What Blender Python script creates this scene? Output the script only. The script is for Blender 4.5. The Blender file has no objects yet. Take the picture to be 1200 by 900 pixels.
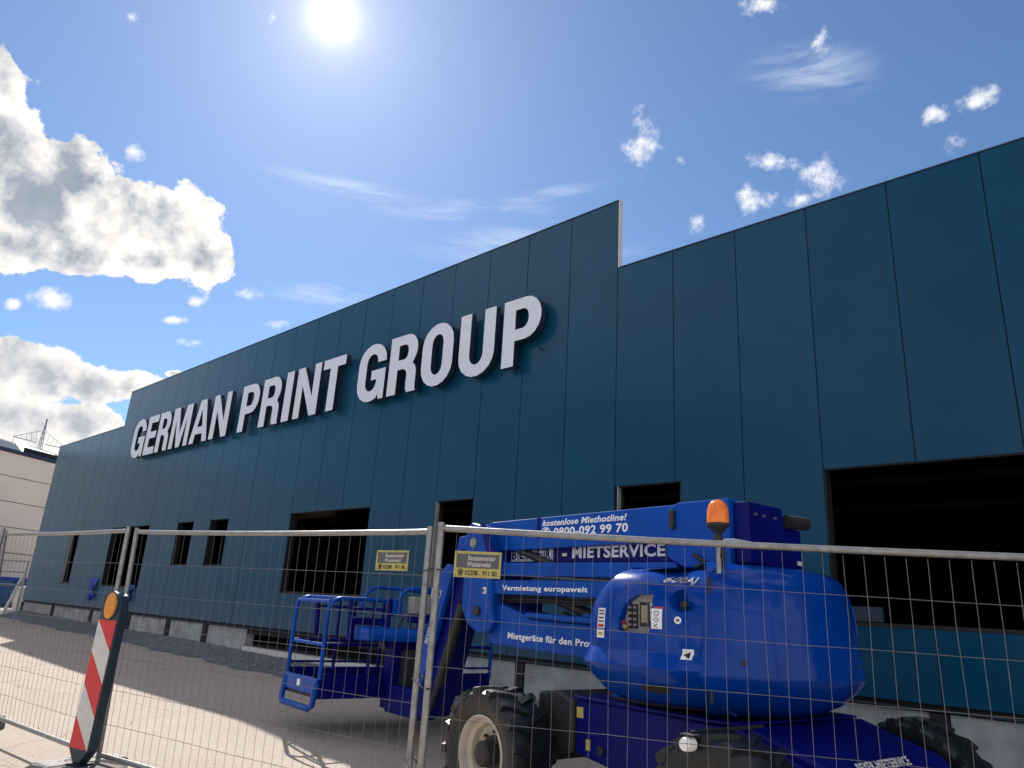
import bpy, bmesh, math, random
from mathutils import Vector, Matrix
random.seed(7)
R = math.radians
S = bpy.context.scene

# ------------------------------------------------------------------ camera
cam_d = bpy.data.cameras.new('camera'); cam = bpy.data.objects.new('camera', cam_d)
S.collection.objects.link(cam); S.camera = cam
cam_d.sensor_width = 36; cam_d.lens = 36*850.99/1200
cam_d.clip_start = .05; cam_d.clip_end = 3000
right = Vector((.73576, .67480, .05749)); up = Vector((.16153, -.25729, .95274)); fwd = Vector((-.65770, .69170, .29830))
cam.matrix_world = Matrix.Translation((0, 0, 1.5)) @ Matrix((right, up, -fwd)).transposed().to_4x4()

# ------------------------------------------------------------------ sky, sun, exposure
SUN = Vector((-.66039, .34445, .66726)).normalized()
SUN_EL = math.asin(SUN.z); SUN_AZ = math.atan2(SUN.x, SUN.y)
W = bpy.data.worlds.new('World'); S.world = W; W.use_nodes = True
nt = W.node_tree; nt.nodes.clear()
def N(t, **k):
    n = nt.nodes.new(t)
    for a, v in k.items(): setattr(n, a, v)
    return n
def L(a, b): nt.links.new(a, b)
def mth(op, a, b=None, c=None, clamp=False):
    n = N('ShaderNodeMath', operation=op); n.use_clamp = clamp
    for i, v in enumerate((a, b, c)):
        if v is None: continue
        if isinstance(v, (int, float)): n.inputs[i].default_value = v
        else: L(v, n.inputs[i])
    return n.outputs[0]
def mixc(f, a, b):
    n = N('ShaderNodeMix', data_type='RGBA')
    for s, v in ((n.inputs[0], f), (n.inputs[6], a), (n.inputs[7], b)):
        if isinstance(v, (int, float)): s.default_value = v
        elif isinstance(v, tuple): s.default_value = (*v, 1)
        else: L(v, s)
    return n.outputs[2]
def maprange(v, a, b, c=0., d=1., smooth=True):
    n = N('ShaderNodeMapRange', interpolation_type='SMOOTHSTEP' if smooth else 'LINEAR')
    L(v, n.inputs[0])
    for i, x in zip((1, 2, 3, 4), (a, b, c, d)): n.inputs[i].default_value = x
    return n.outputs[0]
tc = N('ShaderNodeTexCoord'); vec = tc.outputs['Generated']
sky = N('ShaderNodeTexSky', sky_type='NISHITA'); sky.sun_disc = False
sky.sun_elevation = SUN_EL; sky.sun_rotation = SUN_AZ
sky.air_density = 1.0; sky.dust_density = .15; sky.ozone_density = 3.0; sky.altitude = 100
skyS = N('ShaderNodeVectorMath', operation='SCALE'); L(sky.outputs[0], skyS.inputs[0]); skyS.inputs['Scale'].default_value = .090
base = skyS.outputs[0]
# noise fields on the view direction
def noise(v, scale, detail, rough, dist=0., lac=2.1):
    n = N('ShaderNodeTexNoise'); L(v, n.inputs['Vector'])
    n.inputs['Scale'].default_value = scale; n.inputs['Detail'].default_value = detail
    n.inputs['Roughness'].default_value = rough; n.inputs['Distortion'].default_value = dist; n.inputs['Lacunarity'].default_value = lac
    return n.outputs['Fac']
n_big = noise(vec, 9, 7, .56)
n_fine = noise(vec, 34, 6, .62)
def frame(az, el, roll):
    az, el, roll = R(az), R(el), R(roll)
    c = Vector((math.sin(az)*math.cos(el), math.cos(az)*math.cos(el), math.sin(el)))
    u = (Vector((0, 0, 1))-c*c.z).normalized(); r = c.cross(u)
    r2 = r*math.cos(roll)+u*math.sin(roll); u2 = u*math.cos(roll)-r*math.sin(roll)
    return c, Matrix((r2, u2, r2.cross(u2))).transposed()
def blob(az, el, w, h, roll):
    c, m = frame(az, el, roll)
    n = N('ShaderNodeMapping', vector_type='TEXTURE'); L(vec, n.inputs[0])
    n.inputs['Location'].default_value = c; n.inputs['Rotation'].default_value = m.to_euler()
    n.inputs['Scale'].default_value = (R(w), R(h), .3)
    l = N('ShaderNodeVectorMath', operation='LENGTH'); L(n.outputs[0], l.inputs[0])
    return mth('SUBTRACT', 1.0, l.outputs['Value'])
CUM = [(-84.32, 30.49, 1.14, 1.97, 27.5), (-83.04, 27.19, 2.45, 2.67, 24.6), (-80.34, 24.27, 3.73, 3.5, 21.1),
 (-78.41, 26.09, 3.65, 3.21, 20.9), (-75.26, 24.75, 4.37, 3.39, 18.3), (-71.63, 25.4, 3.27, 3.1, 16.8),
 (-69.13, 23.66, 2.14, 2.54, 14.6), (-72.97, 22.38, 4.26, 1.6, 15.9), (-80.77, 20.97, 3.43, 1.65, 19.3),
 (-76.75, 21.63, 3.48, 1.49, 17.5), (-79.69, 13.56, 2.49, 1.9, 13.9), (-77.18, 13.27, 3.11, 2.15, 12.8),
 (-77.61, 9.74, 3.72, 2.32, 10.7), (-74.59, 13.24, 3.12, 1.81, 11.8), (-74.49, 10.3, 2.99, 2.24, 10.1),
 (-71.99, 13.75, 2.54, 1.16, 11.2), (-81.82, 10.01, 3.36, 2.94, 12.2), (-69.39, 14.98, .78, .33, 10.9),
 (-92, 27, 8, 5, 20), (-94, 12, 9, 4, 10)]
PUFF = [(-77.98, 18.28, .96, .62, 16.2), (-75.37, 29.27, .62, .77, 20.6), (-65.17, 21.62, .77, .53, 12.0),
 (-70.2, 18.74, .88, .28, 13.0), (-68.73, 17.36, .9, .39, 11.8), (-62.63, 19.77, .73, .43, 10.3),
 (-68.95, 20.33, .79, .56, 13.1), (-80.08, 17.4, .32, .32, 16.7), (-33.19, 35.94, 1.3, 1.55, -2.8),
 (-17.74, 40.67, 1.06, .85, -14.2), (-21.91, 43.76, 1.42, .6, -12.2), (-23.67, 33.94, 1.29, .64, -8.0),
 (-21.06, 33.49, 1.48, .57, -9.4), (-18.27, 31.79, 1.33, 1.44, -10.4), (-19.94, 30.61, .85, .74, -9.0),
 (-23.82, 31.14, 1.3, .83, -7.0), (-28.43, 29.87, .87, .68, -4.2), (-6.88, 34.44, .92, .92, -19.1),
 (-8.34, 32.25, .71, .95, -16.9), (-9.92, 34.34, .68, .78, -16.9), (-29.58, 34.36, .43, .37, -4.6),
 (-67.43, 40.55, .39, .55, 19.3), (-77.9, 37.26, .39, .3, 25.9)]
WISP = [(-58.06, 30.82, 8.12, .8, -1.0), (-48.7, 30.5, 7.81, .95, 6.0), (-41.54, 32.1, 5.84, .6, 12.3),
 (-59.61, 22.67, 5.64, 1.13, 9.9), (-18.41, 38.91, 4.87, 2.16, -13.1), (-42.78, 28.06, 9.92, 1.98, 3.0)]
def union(bl, k):
    o = None
    for b in bl:
        v = blob(*b)
        if o is None: o = v
        else:
            n = N('ShaderNodeMath', operation='SMOOTH_MAX'); L(o, n.inputs[0]); L(v, n.inputs[1]); n.inputs[2].default_value = k; o = n.outputs[0]
    return o
n_c = mth('ADD', mth('MULTIPLY', mth('SUBTRACT', n_big, .5), 2.4), mth('MULTIPLY', mth('SUBTRACT', n_fine, .5), 1.5))
U_ = union(CUM, .12); cum = mth('ADD', mth('MULTIPLY', U_, 1.75), n_c)                       # big cumulus density
cumA = maprange(cum, .06, .26)
n_p = mth('ADD', mth('MULTIPLY', mth('SUBTRACT', n_fine, .5), 4.4), mth('MULTIPLY', mth('SUBTRACT', n_big, .5), 2.0))
puf = mth('ADD', union(PUFF, .05), n_p)
pufA = maprange(puf, -.15, 1.35)
st = N('ShaderNodeMapping'); L(vec, st.inputs[0]); st.inputs['Scale'].default_value = (5, 5, 34); st.inputs['Rotation'].default_value = (R(6), R(-4), 0)
n_w = noise(st.outputs[0], 1.6, 7, .6, .4)
wis = mth('MULTIPLY', maprange(union(WISP, .1), -.15, .9), maprange(n_w, .36, .72))
wisA = mth('MULTIPLY', wis, .42)
# unseen cloud behind and above the camera, made dense and white as fill light
vd = N('ShaderNodeVectorMath', operation='DOT_PRODUCT'); L(vec, vd.inputs[0]); vd.inputs[1].default_value = fwd
away = maprange(vd.outputs['Value'], .72, .45)
n_s = noise(vec, 3.2, 5, .56)
othA = mth('MULTIPLY', maprange(n_s, .45, .56), mth('MULTIPLY', away, .92))
# shading of the cumulus: thick cores grey-blue, thin rims white, billows picked out by noise towards the sun
n_b5 = noise(vec, 9, 5, .56); off = N('ShaderNodeVectorMath', operation='ADD'); L(vec, off.inputs[0]); off.inputs[1].default_value = SUN*.016
n_sh = noise(off.outputs[0], 9, 5, .56)
relief = mth('MULTIPLY', mth('SUBTRACT', n_b5, n_sh), 6.0)
sup = N('ShaderNodeVectorMath', operation='ADD'); L(vec, sup.inputs[0]); sup.inputs[1].default_value = (3.1, 1.7, .4)
n_core = noise(sup.outputs[0], 7, 4, .5)
core = mth('ADD', mth('SUBTRACT', mth('MULTIPLY', maprange(U_, .10, .95), .72), .10), mth('ADD', mth('MULTIPLY', mth('SUBTRACT', n_core, .5), 1.35), relief), clamp=True)
# lower clouds stay brighter and warmer than the one high up (thinner)
sx = N('ShaderNodeSeparateXYZ'); L(vec, sx.inputs[0])
lowf = maprange(sx.outputs[2], .24, .36)
core = mth('MULTIPLY', core, mth('ADD', .80, mth('MULTIPLY', lowf, .20)))
dk = mixc(maprange(n_big, .35, .65), (.25, .30, .375), (.36, .40, .46)); ccol = mixc(core, (.90, .86, .82), dk)
oth_c = (1.02, .98, .95)
dsun = N('ShaderNodeVectorMath', operation='DOT_PRODUCT'); L(vec, dsun.inputs[0]); dsun.inputs[1].default_value = SUN
nrm = N('ShaderNodeVectorMath', operation='NORMALIZE'); L(vec, nrm.inputs[0]); L(nrm.outputs[0], dsun.inputs[0])
ang = mth('ARCCOSINE', mth('MINIMUM', dsun.outputs['Value'], .999999))
halo = mth('ADD', mth('ADD', mth('MULTIPLY', mth('EXPONENT', mth('MULTIPLY', ang, -4.0)), .12), mth('MULTIPLY', mth('EXPONENT', mth('MULTIPLY', ang, -17.0)), .30)), mth('MULTIPLY', mth('EXPONENT', mth('MULTIPLY', ang, -80.0)), 2.2))
disc = mth('MULTIPLY', maprange(mth('ADD', ang, mth('MULTIPLY', mth('SUBTRACT', n_fine, .5), .024)), .026, .006), 6.0)
hal = mixc(maprange(ang, .03, .12), (1, .90, .76), (.95, .93, 1.0))
hv = N('ShaderNodeVectorMath', operation='SCALE'); L(hal, hv.inputs[0]); L(mth('ADD', halo, disc), hv.inputs['Scale'])
tint = N('ShaderNodeVectorMath', operation='MULTIPLY'); L(base, tint.inputs[0]); tint.inputs[1].default_value = (.86, 1.0, 1.13)
add = N('ShaderNodeVectorMath', operation='ADD'); L(tint.outputs[0], add.inputs[0]); L(hv.outputs[0], add.inputs[1])
c1 = mixc(wisA, add.outputs[0], (.80, .86, .95))
c2 = mixc(othA, c1, oth_c)
c3 = mixc(pufA, c2, (.86, .86, .89))
c4 = mixc(cumA, c3, ccol)
W.cycles.sampling_method = 'MANUAL'; W.cycles.sample_map_resolution = 512
bg = N('ShaderNodeBackground'); L(c4, bg.inputs[0]); bg.inputs[1].default_value = 1.0
wo = N('ShaderNodeOutputWorld'); L(bg.outputs[0], wo.inputs[0])
sd = bpy.data.lights.new('sun', 'SUN'); sun = bpy.data.objects.new('sun', sd); S.collection.objects.link(sun)
sd.energy = 5.0; sd.angle = R(.53); sd.color = (1, .93, .84)
sun.rotation_euler = (-SUN).to_track_quat('-Z', 'Y').to_euler(); sun.location = SUN*60
S.view_settings.view_transform = 'Standard'; S.view_settings.look = 'None'; S.view_settings.gamma = 1
S.view_settings.exposure = 0.30
S.render.engine = 'CYCLES'
S.cycles.max_bounces = 6; S.cycles.transparent_max_bounces = 24

# ------------------------------------------------------------------ materials
def mat(name, col, rough=.6, metal=0., coat=0., var=.12, vscale=6., bump=0., bscale=60., col2=None, spec=None, emit=None, alpha=None, trans=0., warp=None, dust=0.):
    m = bpy.data.materials.new(name); m.use_nodes = True; t = m.node_tree; n = t.nodes; p = n['Principled BSDF']
    tcn = n.new('ShaderNodeTexCoord'); nz = n.new('ShaderNodeTexNoise'); nz.inputs['Scale'].default_value = vscale; nz.inputs['Detail'].default_value = 7
    nz.inputs['Roughness'].default_value = .62
    t.links.new(tcn.outputs['Object'], nz.inputs['Vector'])
    mx = n.new('ShaderNodeMix'); mx.data_type = 'RGBA'
    c2 = col2 or tuple(min(1, c*(1+var)) for c in col); c1 = col if col2 else tuple(c*(1-var) for c in col)
    mx.inputs[6].default_value = (*c1, 1); mx.inputs[7].default_value = (*c2, 1)
    rmp = n.new('ShaderNodeMapRange'); rmp.inputs[1].default_value = .34; rmp.inputs[2].default_value = .66
    t.links.new(nz.outputs['Fac'], rmp.inputs[0]); t.links.new(rmp.outputs[0], mx.inputs[0])
    out = mx.outputs[2]
    if dust:
        g = n.new('ShaderNodeNewGeometry'); sp = n.new('ShaderNodeTexNoise'); sp.inputs['Scale'].default_value = vscale*3.1; sp.inputs['Detail'].default_value = 8
        t.links.new(tcn.outputs['Object'], sp.inputs['Vector'])
        r2 = n.new('ShaderNodeMapRange'); r2.inputs[1].default_value = .45; r2.inputs[2].default_value = .8; r2.inputs[4].default_value = dust
        t.links.new(sp.outputs['Fac'], r2.inputs[0]); m2 = n.new('ShaderNodeMix'); m2.data_type = 'RGBA'
        t.links.new(r2.outputs[0], m2.inputs[0]); t.links.new(out, m2.inputs[6]); m2.inputs[7].default_value = (.34, .31, .27, 1); out = m2.outputs[2]
    t.links.new(out, p.inputs['Base Color'])
    p.inputs['Roughness'].default_value = rough; p.inputs['Metallic'].default_value = metal
    if spec is not None: p.inputs['Specular IOR Level'].default_value = spec
    if coat: p.inputs['Coat Weight'].default_value = coat; p.inputs['Coat Roughness'].default_value = .08
    if trans: p.inputs['Transmission Weight'].default_value = trans
    rr = n.new('ShaderNodeMapRange'); rr.inputs[3].default_value = max(0, rough-.06); rr.inputs[4].default_value = min(1, rough+.08)
    t.links.new(nz.outputs['Fac'], rr.inputs[0]); t.links.new(rr.outputs[0], p.inputs['Roughness'])
    last = None
    if bump:
        nb = n.new('ShaderNodeTexNoise'); nb.inputs['Scale'].default_value = bscale; nb.inputs['Detail'].default_value = 6; t.links.new(tcn.outputs['Object'], nb.inputs['Vector'])
        b = n.new('ShaderNodeBump'); b.inputs['Strength'].default_value = bump; b.inputs['Distance'].default_value = .01
        t.links.new(nb.outputs['Fac'], b.inputs['Height']); last = b
    if warp:
        nb = n.new('ShaderNodeTexNoise'); nb.inputs['Scale'].default_value = warp[1]; nb.inputs['Detail'].default_value = 1; t.links.new(tcn.outputs['Object'], nb.inputs['Vector'])
        b = n.new('ShaderNodeBump'); b.inputs['Strength'].default_value = 1; b.inputs['Distance'].default_value = warp[0]
        t.links.new(nb.outputs['Fac'], b.inputs['Height'])
        if last: t.links.new(last.outputs[0], b.inputs['Normal'])
        last = b
    if last: t.links.new(last.outputs[0], p.inputs['Normal'])
    if emit: p.inputs['Emission Color'].default_value = (*emit[0], 1); p.inputs['Emission Strength'].default_value = emit[1]
    return m
M_ = {}
M_['clad'] = mat('cladding_metal', (.0, .054, .118), .34, .0, var=.10, vscale=.7, warp=(.012, .5), spec=.0, coat=1.0)
M_['clad2'] = mat('cladding_metal_b', (.0, .057, .122), .36, .0, var=.10, vscale=.9, warp=(.012, .6), spec=.0, coat=1.0)
M_['dark'] = mat('dark_trim', (.007, .009, .013), .7)
for k_ in ('clad', 'clad2'):
    p_ = M_[k_].node_tree.nodes['Principled BSDF']; p_.inputs['Coat IOR'].default_value = 1.32; p_.inputs['Sheen Weight'].default_value = .28; p_.inputs['Sheen Roughness'].default_value = .45; p_.inputs['Sheen Tint'].default_value = (.45, .8, 1, 1); p_.inputs['Coat Roughness'].default_value = .24
M_['pale'] = mat('pale_trim', (.62, .60, .58), .5, var=.06)
M_['reveal'] = mat('reveal_metal', (.34, .33, .31), .6, var=.15)
M_['plinth'] = mat('plinth_concrete', (.34, .345, .365), .85, var=.28, vscale=2.2, bump=.4)
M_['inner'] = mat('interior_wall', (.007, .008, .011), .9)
M_['beam'] = mat('interior_timber', (.05, .035, .02), .7)
M_['sky'] = mat('lit_joist_sheet', (.85, .75, .6), .6, trans=.9)
M_['letter'] = mat('letter_face', (.70, .735, .83), .35, var=.03)
M_['letterside'] = mat('letter_side', (.014, .028, .055), .5)
M_['blue'] = mat('blue_paint', (.0, .066, .38), .34, coat=.08, var=.14, vscale=3, warp=(.004, 3), dust=.01, spec=.15)
M_['blue2'] = mat('blue_hood_paint', (.0, .043, .30), .24, coat=.28, var=.10, vscale=2, warp=(.003, 2.5), dust=.0, spec=.08)
M_['navy'] = mat('navy_paint', (.0, .003, .13), .45, spec=.18, var=.2, vscale=4, dust=.0)
M_['white'] = mat('white_vinyl', (.85, .86, .88), .5, var=.03)
M_['black'] = mat('black_rubber', (.018, .018, .02), .55, var=.3, vscale=20, bump=.2)
M_['tyre'] = mat('tyre_rubber', (.006, .009, .013), .40, var=.35, vscale=9, bump=.25, bscale=90, dust=.03)
M_['rim'] = mat('rim_paint', (.52, .47, .38), .5, var=.12, vscale=8, dust=.2)
M_['steel'] = mat('galvanised_steel', (.30, .30, .295), .40, .7, var=.22, vscale=22, bump=.15, bscale=120)
M_['wire'] = mat('fence_wire', (.17, .165, .165), .45, .5, var=.25, vscale=30)
M_['grey'] = mat('panel_grey', (.30, .29, .27), .6)
M_['screen'] = mat('display_glass', (.28, .25, .14), .2)
M_['orange'] = mat('amber_plastic', (.95, .22, .02), .15, var=.35, vscale=22, trans=.25, emit=((1, .22, .02), .12))
M_['lens'] = mat('amber_lens', (.85, .30, .03), .3, var=.35, vscale=80, bump=.6, bscale=160)
M_['red'] = mat('red_reflective', (.62, .03, .035), .45, var=.08, vscale=25)
M_['offwhite'] = mat('white_reflective', (.62, .62, .58), .5, var=.10, vscale=20, dust=.12)
M_['board'] = mat('board_plastic', (.012, .030, .045), .45, var=.2)
M_['recycled'] = mat('recycled_rubber_foot', (.13, .13, .135), .8, var=.3, vscale=14, bump=.5, dust=.25)
M_['concrete'] = mat('concrete_foot', (.40, .38, .36), .85, var=.2, vscale=12, bump=.5)
M_['yellow'] = mat('sign_yellow', (.48, .41, .12), .5, var=.12, vscale=40)
M_['signgrey'] = mat('sign_grey', (.10, .10, .11), .5, var=.15, vscale=40)
M_['beige'] = mat('beige_cladding', (.88, .74, .62), .7, var=.05, vscale=.6)
M_['roofpale'] = mat('pale_roof_sheet', (.45, .52, .58), .4, var=.15, vscale=.8)
M_['skip'] = mat('skip_blue', (.02, .10, .25), .5, var=.3)
M_['foil'] = mat('blue_foil', (.01, .05, .42), .35, var=.25)
M_['galv'] = mat('hazed_steel', (.26, .28, .32), .6)  # grey lightened so distance haze over the pylon sits in the colour
M_['redstop'] = mat('red_button', (.5, .03, .03), .4)
M_['lightglass'] = mat('lamp_glass', (.9, .9, .85), .15)
M_['stone'] = mat('gravel_stone', (.13, .15, .175), .8, col2=(.28, .30, .32), vscale=40)

def ground_mat(name, c1, c2, big, sc, bump):
    m = bpy.data.materials.new(name); m.use_nodes = True; t = m.node_tree; n = t.nodes; p = n['Principled BSDF']; lk = t.links.new
    g = n.new('ShaderNodeTexCoord').outputs['Object']
    def nz(s, d=8, r=.6):
        k = n.new('ShaderNodeTexNoise'); k.inputs['Scale'].default_value = s; k.inputs['Detail'].default_value = d; k.inputs['Roughness'].default_value = r; lk(g, k.inputs['Vector']); return k.outputs['Fac']
    def mr(v, a, b, c=0, d=1):
        k = n.new('ShaderNodeMapRange'); lk(v, k.inputs[0])
        for i, x in zip((1, 2, 3, 4), (a, b, c, d)): k.inputs[i].default_value = x
        return k.outputs[0]
    def mx(f, a, b, mode='MIX'):
        k = n.new('ShaderNodeMix'); k.data_type = 'RGBA'; k.blend_type = mode
        if isinstance(f, float): k.inputs[0].default_value = f
        else: lk(f, k.inputs[0])
        for i, v in ((6, a), (7, b)):
            if isinstance(v, tuple): k.inputs[i].default_value = (*v, 1)
            else: lk(v, k.inputs[i])
        return k.outputs[2]
    c = mx(mr(nz(.35), .35, .65), c1, c2)
    c = mx(mr(nz(2.3), .5, .72, 0, .35), c, big)                        # worn patches
    v = n.new('ShaderNodeTexVoronoi'); v.inputs['Scale'].default_value = sc; lk(g, v.inputs['Vector'])
    sep = n.new('ShaderNodeSeparateColor'); lk(v.outputs['Color'], sep.inputs[0])
    c = mx(mr(sep.outputs[0], 0, 1, -.2, .42), c, mx(mr(sep.outputs[1], 0, 1), tuple(x*.45 for x in c1), tuple(min(1, x*1.7) for x in c2)))
    # thin cracks / tar seams
    cr = n.new('ShaderNodeTexVoronoi'); cr.feature = 'DISTANCE_TO_EDGE'; cr.inputs['Scale'].default_value = .22
    ms = n.new('ShaderNodeTexNoise'); ms.inputs['Scale'].default_value = .9; ms.inputs['Detail'].default_value = 5; lk(g, ms.inputs['Vector'])
    ad = n.new('ShaderNodeVectorMath'); ad.operation = 'ADD'; lk(g, ad.inputs[0]); sc_ = n.new('ShaderNodeVectorMath'); sc_.operation = 'SCALE'; lk(ms.outputs['Color'], sc_.inputs[0]); sc_.inputs['Scale'].default_value = 1.2
    lk(sc_.outputs[0], ad.inputs[1]); lk(ad.outputs[0], cr.inputs['Vector'])
    c = mx(mr(cr.outputs['Distance'], .004, .0015, 0, .55), c, tuple(x*.35 for x in c1))
    lk(c, p.inputs['Base Color']); p.inputs['Roughness'].default_value = .88
    b = n.new('ShaderNodeBump'); b.inputs['Strength'].default_value = bump; b.inputs['Distance'].default_value = .006; lk(v.outputs['Distance'], b.inputs['Height'])
    b2 = n.new('ShaderNodeBump'); b2.inputs['Strength'].default_value = .4; b2.inputs['Distance'].default_value = .03; lk(nz(6), b2.inputs['Height']); lk(b.outputs[0], b2.inputs['Normal'])
    lk(b2.outputs[0], p.inputs['Normal'])
    return m
M_['asphalt'] = ground_mat('worn_asphalt', (.37, .31, .257), (.41, .348, .292), (.45, .385, .325), 75, .5)
M_['gravelbed'] = ground_mat('gravel_bed', (.085, .095, .11), (.12, .13, .145), (.15, .16, .17), 45, 1.)

# ------------------------------------------------------------------ mesh helpers
C = S.collection
def empty(name, loc=(0, 0, 0), rz=0., label=None, cat=None, group=None, scale=1.):
    o = bpy.data.objects.new(name, None); C.objects.link(o); o.location = loc; o.rotation_euler = (0, 0, rz); o.scale = (scale,)*3; o.empty_display_size = .2
    if label: o['label'] = label
    if cat: o['category'] = cat
    if group: o['group'] = group
    return o
def tag(o, label=None, cat=None, group=None, kind=None):
    for k, v in (('label', label), ('category', cat), ('group', group), ('kind', kind)):
        if v: o[k] = v
    return o
def link(name, me, parent=None, label=None):
    o = bpy.data.objects.new(name, me); C.objects.link(o)
    if parent: o.parent = parent
    if label: o['label'] = label
    return o
class MB:
    def __init__(s): s.v = []; s.f = []; s.mi = []
    def add(s, vs, fs, mi=0):
        b = len(s.v); s.v += [tuple(v) for v in vs]; s.f += [tuple(b+i for i in f) for f in fs]; s.mi += [mi]*len(fs); return s
    def box(s, a, b, mi=0, T=None):
        x0, y0, z0 = (min(a[i], b[i]) for i in range(3)); x1, y1, z1 = (max(a[i], b[i]) for i in range(3))
        vs = [(x0, y0, z0), (x1, y0, z0), (x1, y1, z0), (x0, y1, z0), (x0, y0, z1), (x1, y0, z1), (x1, y1, z1), (x0, y1, z1)]
        if T: vs = [T @ Vector(v) for v in vs]
        return s.add(vs, [(0, 3, 2, 1), (4, 5, 6, 7), (0, 1, 5, 4), (1, 2, 6, 5), (2, 3, 7, 6), (3, 0, 4, 7)], mi)
    def prism(s, pts, d0, d1, axis='y', mi=0):
        """closed outline pts=(u,w) in x-z (axis y), x-y (axis z) or y-z (axis x), from d0 to d1"""
        def P(u, w, d): return {'y': (u, d, w), 'z': (u, w, d), 'x': (d, u, w)}[axis]
        n = len(pts); vs = [P(u, w, d0) for u, w in pts]+[P(u, w, d1) for u, w in pts]
        fs = [tuple(range(n)), tuple(range(2*n-1, n-1, -1))]+[(i, n+i, n+(i+1) % n, (i+1) % n) for i in range(n)]
        return s.add(vs, fs, mi)
    def tube(s, pts, r, n=8, closed=False, mi=0, caps=True):
        pts = [Vector(p) for p in pts]; k = len(pts); rs = r if isinstance(r, (list, tuple)) else [r]*k
        rings = []; prev = None
        for i, p in enumerate(pts):
            if closed: t = pts[(i+1) % k]-pts[i-1]
            else: t = pts[min(i+1, k-1)]-pts[max(i-1, 0)]
            t.normalize()
            if prev is None:
                a = Vector((0, 0, 1)) if abs(t.z) < .9 else Vector((1, 0, 0)); u = t.cross(a).normalized()
            else: u = (prev-t*prev.dot(t)).normalized()
            prev = u; w = t.cross(u)
            rings.append([p+(u*math.cos(2*math.pi*j/n)+w*math.sin(2*math.pi*j/n))*rs[i] for j in range(n)])
        vs = [v for rg in rings for v in rg]; fs = []
        for i in range(k if closed else k-1):
            a = i*n; b = ((i+1) % k)*n
            fs += [(a+j, a+(j+1) % n, b+(j+1) % n, b+j) for j in range(n)]
        if caps and not closed: fs += [tuple(range(n-1, -1, -1)), tuple((k-1)*n+j for j in range(n))]
        return s.add(vs, fs, mi)
    def lathe(s, prof, c, axis='y', n=32, mi=0, close=True):
        """prof=(r, d) along axis through c"""
        vs = []; k = len(prof)
        for j in range(n):
            a = 2*math.pi*j/n; ca, sa = math.cos(a), math.sin(a)
            for r, d in prof:
                vs.append({'y': (c[0]+r*ca, c[1]+d, c[2]+r*sa), 'z': (c[0]+r*ca, c[1]+r*sa, c[2]+d), 'x': (c[0]+d, c[1]+r*ca, c[2]+r*sa)}[axis])
        fs = []
        for j in range(n):
            a = j*k; b = ((j+1) % n)*k
            for i in range(k if close else k-1): fs.append((a+i, a+(i+1) % k, b+(i+1) % k, b+i))
        return s.add(vs, fs, mi)
    def mesh(s, mats, smooth=None, name='m'):
        me = bpy.data.meshes.new(name); me.from_pydata([tuple(v) for v in s.v], [], s.f); me.validate(); me.update()
        bm = bmesh.new(); bm.from_mesh(me); bmesh.ops.recalc_face_normals(bm, faces=bm.faces); bm.to_mesh(me); bm.free()
        for m in (mats if isinstance(mats, (list, tuple)) else [mats]): me.materials.append(m)
        if len(s.mi) == len(me.polygons): me.polygons.foreach_set('material_index', s.mi)
        if smooth is not None:
            me.polygons.foreach_set('use_smooth', [True]*len(me.polygons)); me.set_sharp_from_angle(angle=R(smooth))
        return me
    def build(s, name, mats, parent=None, smooth=None, bevel=0., label=None, seg=2):
        o = link(name, s.mesh(mats, smooth, name), parent, label)
        if bevel:
            b = o.modifiers.new('bevel', 'BEVEL'); b.width = bevel; b.segments = seg; b.limit_method = 'ANGLE'; b.angle_limit = R(35); b.harden_normals = False
        return o
DG = None
def curve_mesh(cu, name='m'):
    o = bpy.data.objects.new('tmp', cu); C.objects.link(o); dg = bpy.context.evaluated_depsgraph_get(); dg.update()
    me = bpy.data.meshes.new_from_object(o.evaluated_get(dg)); bpy.data.objects.remove(o); return me
def text(name, s, loc, size, m, parent, rot=(math.pi/2, 0, 0), xs=1., shear=0., bold=.0, width=None, align='LEFT', label=None, depth=.0015):
    cu = bpy.data.curves.new(name, 'FONT'); cu.body = s; cu.size = size; cu.shear = shear; cu.offset = bold*size; cu.extrude = depth; cu.align_x = align
    cu.resolution_u = 3; cu.space_character = 1.0+bold*2.6
    me = curve_mesh(cu); me.materials.clear(); me.materials.append(m)
    xsv = [v.co.x for v in me.vertices]
    if width and xsv: xs = width/(max(xsv)-min(xsv))
    mn = min(xsv) if width and align == 'LEFT' else 0
    for v in me.vertices: v.co.x = (v.co.x-mn)*xs
    o = link(name, me, parent, label); o.location = loc; o.rotation_euler = rot
    return o

# ------------------------------------------------------------------ terrain
def sstep(a, b, x):
    t = max(0, min(1, (x-a)/(b-a))); return t*t*(3-2*t)
def gz(x, y):
    z = .10*sstep(-13, -24, x)+.10*sstep(-24, -38, x)
    z -= .10*sstep(3.9, 4.7, y)*sstep(-9.5, -7, x)*(1-sstep(7.6, 8.3, y))
    return z
def axis_pts(lo, hi, dense_lo, dense_hi, step):
    p = []; x = dense_lo
    while x <= dense_hi+1e-6: p.append(x); x += step
    d = step; x = dense_lo
    while x > lo: d *= 1.35; x -= d; p.insert(0, x)
    d = step; x = dense_hi
    while x < hi: d *= 1.35; x += d; p.append(x)
    return p
gx = axis_pts(-1500, 1500, -40, 6, .4); gy = axis_pts(-1500, 1500, -4, 9.2, .3)
vs = [(x, y, gz(x, y)) for y in gy for x in gx]; nx = len(gx)
fs = [(j*nx+i, j*nx+i+1, (j+1)*nx+i+1, (j+1)*nx+i) for j in range(len(gy)-1) for i in range(nx-1)]
g = MB(); g.add(vs, fs); tag(g.build('ground', M_['asphalt'], smooth=60), 'light worn asphalt yard in front of the hall', kind='structure')
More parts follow.
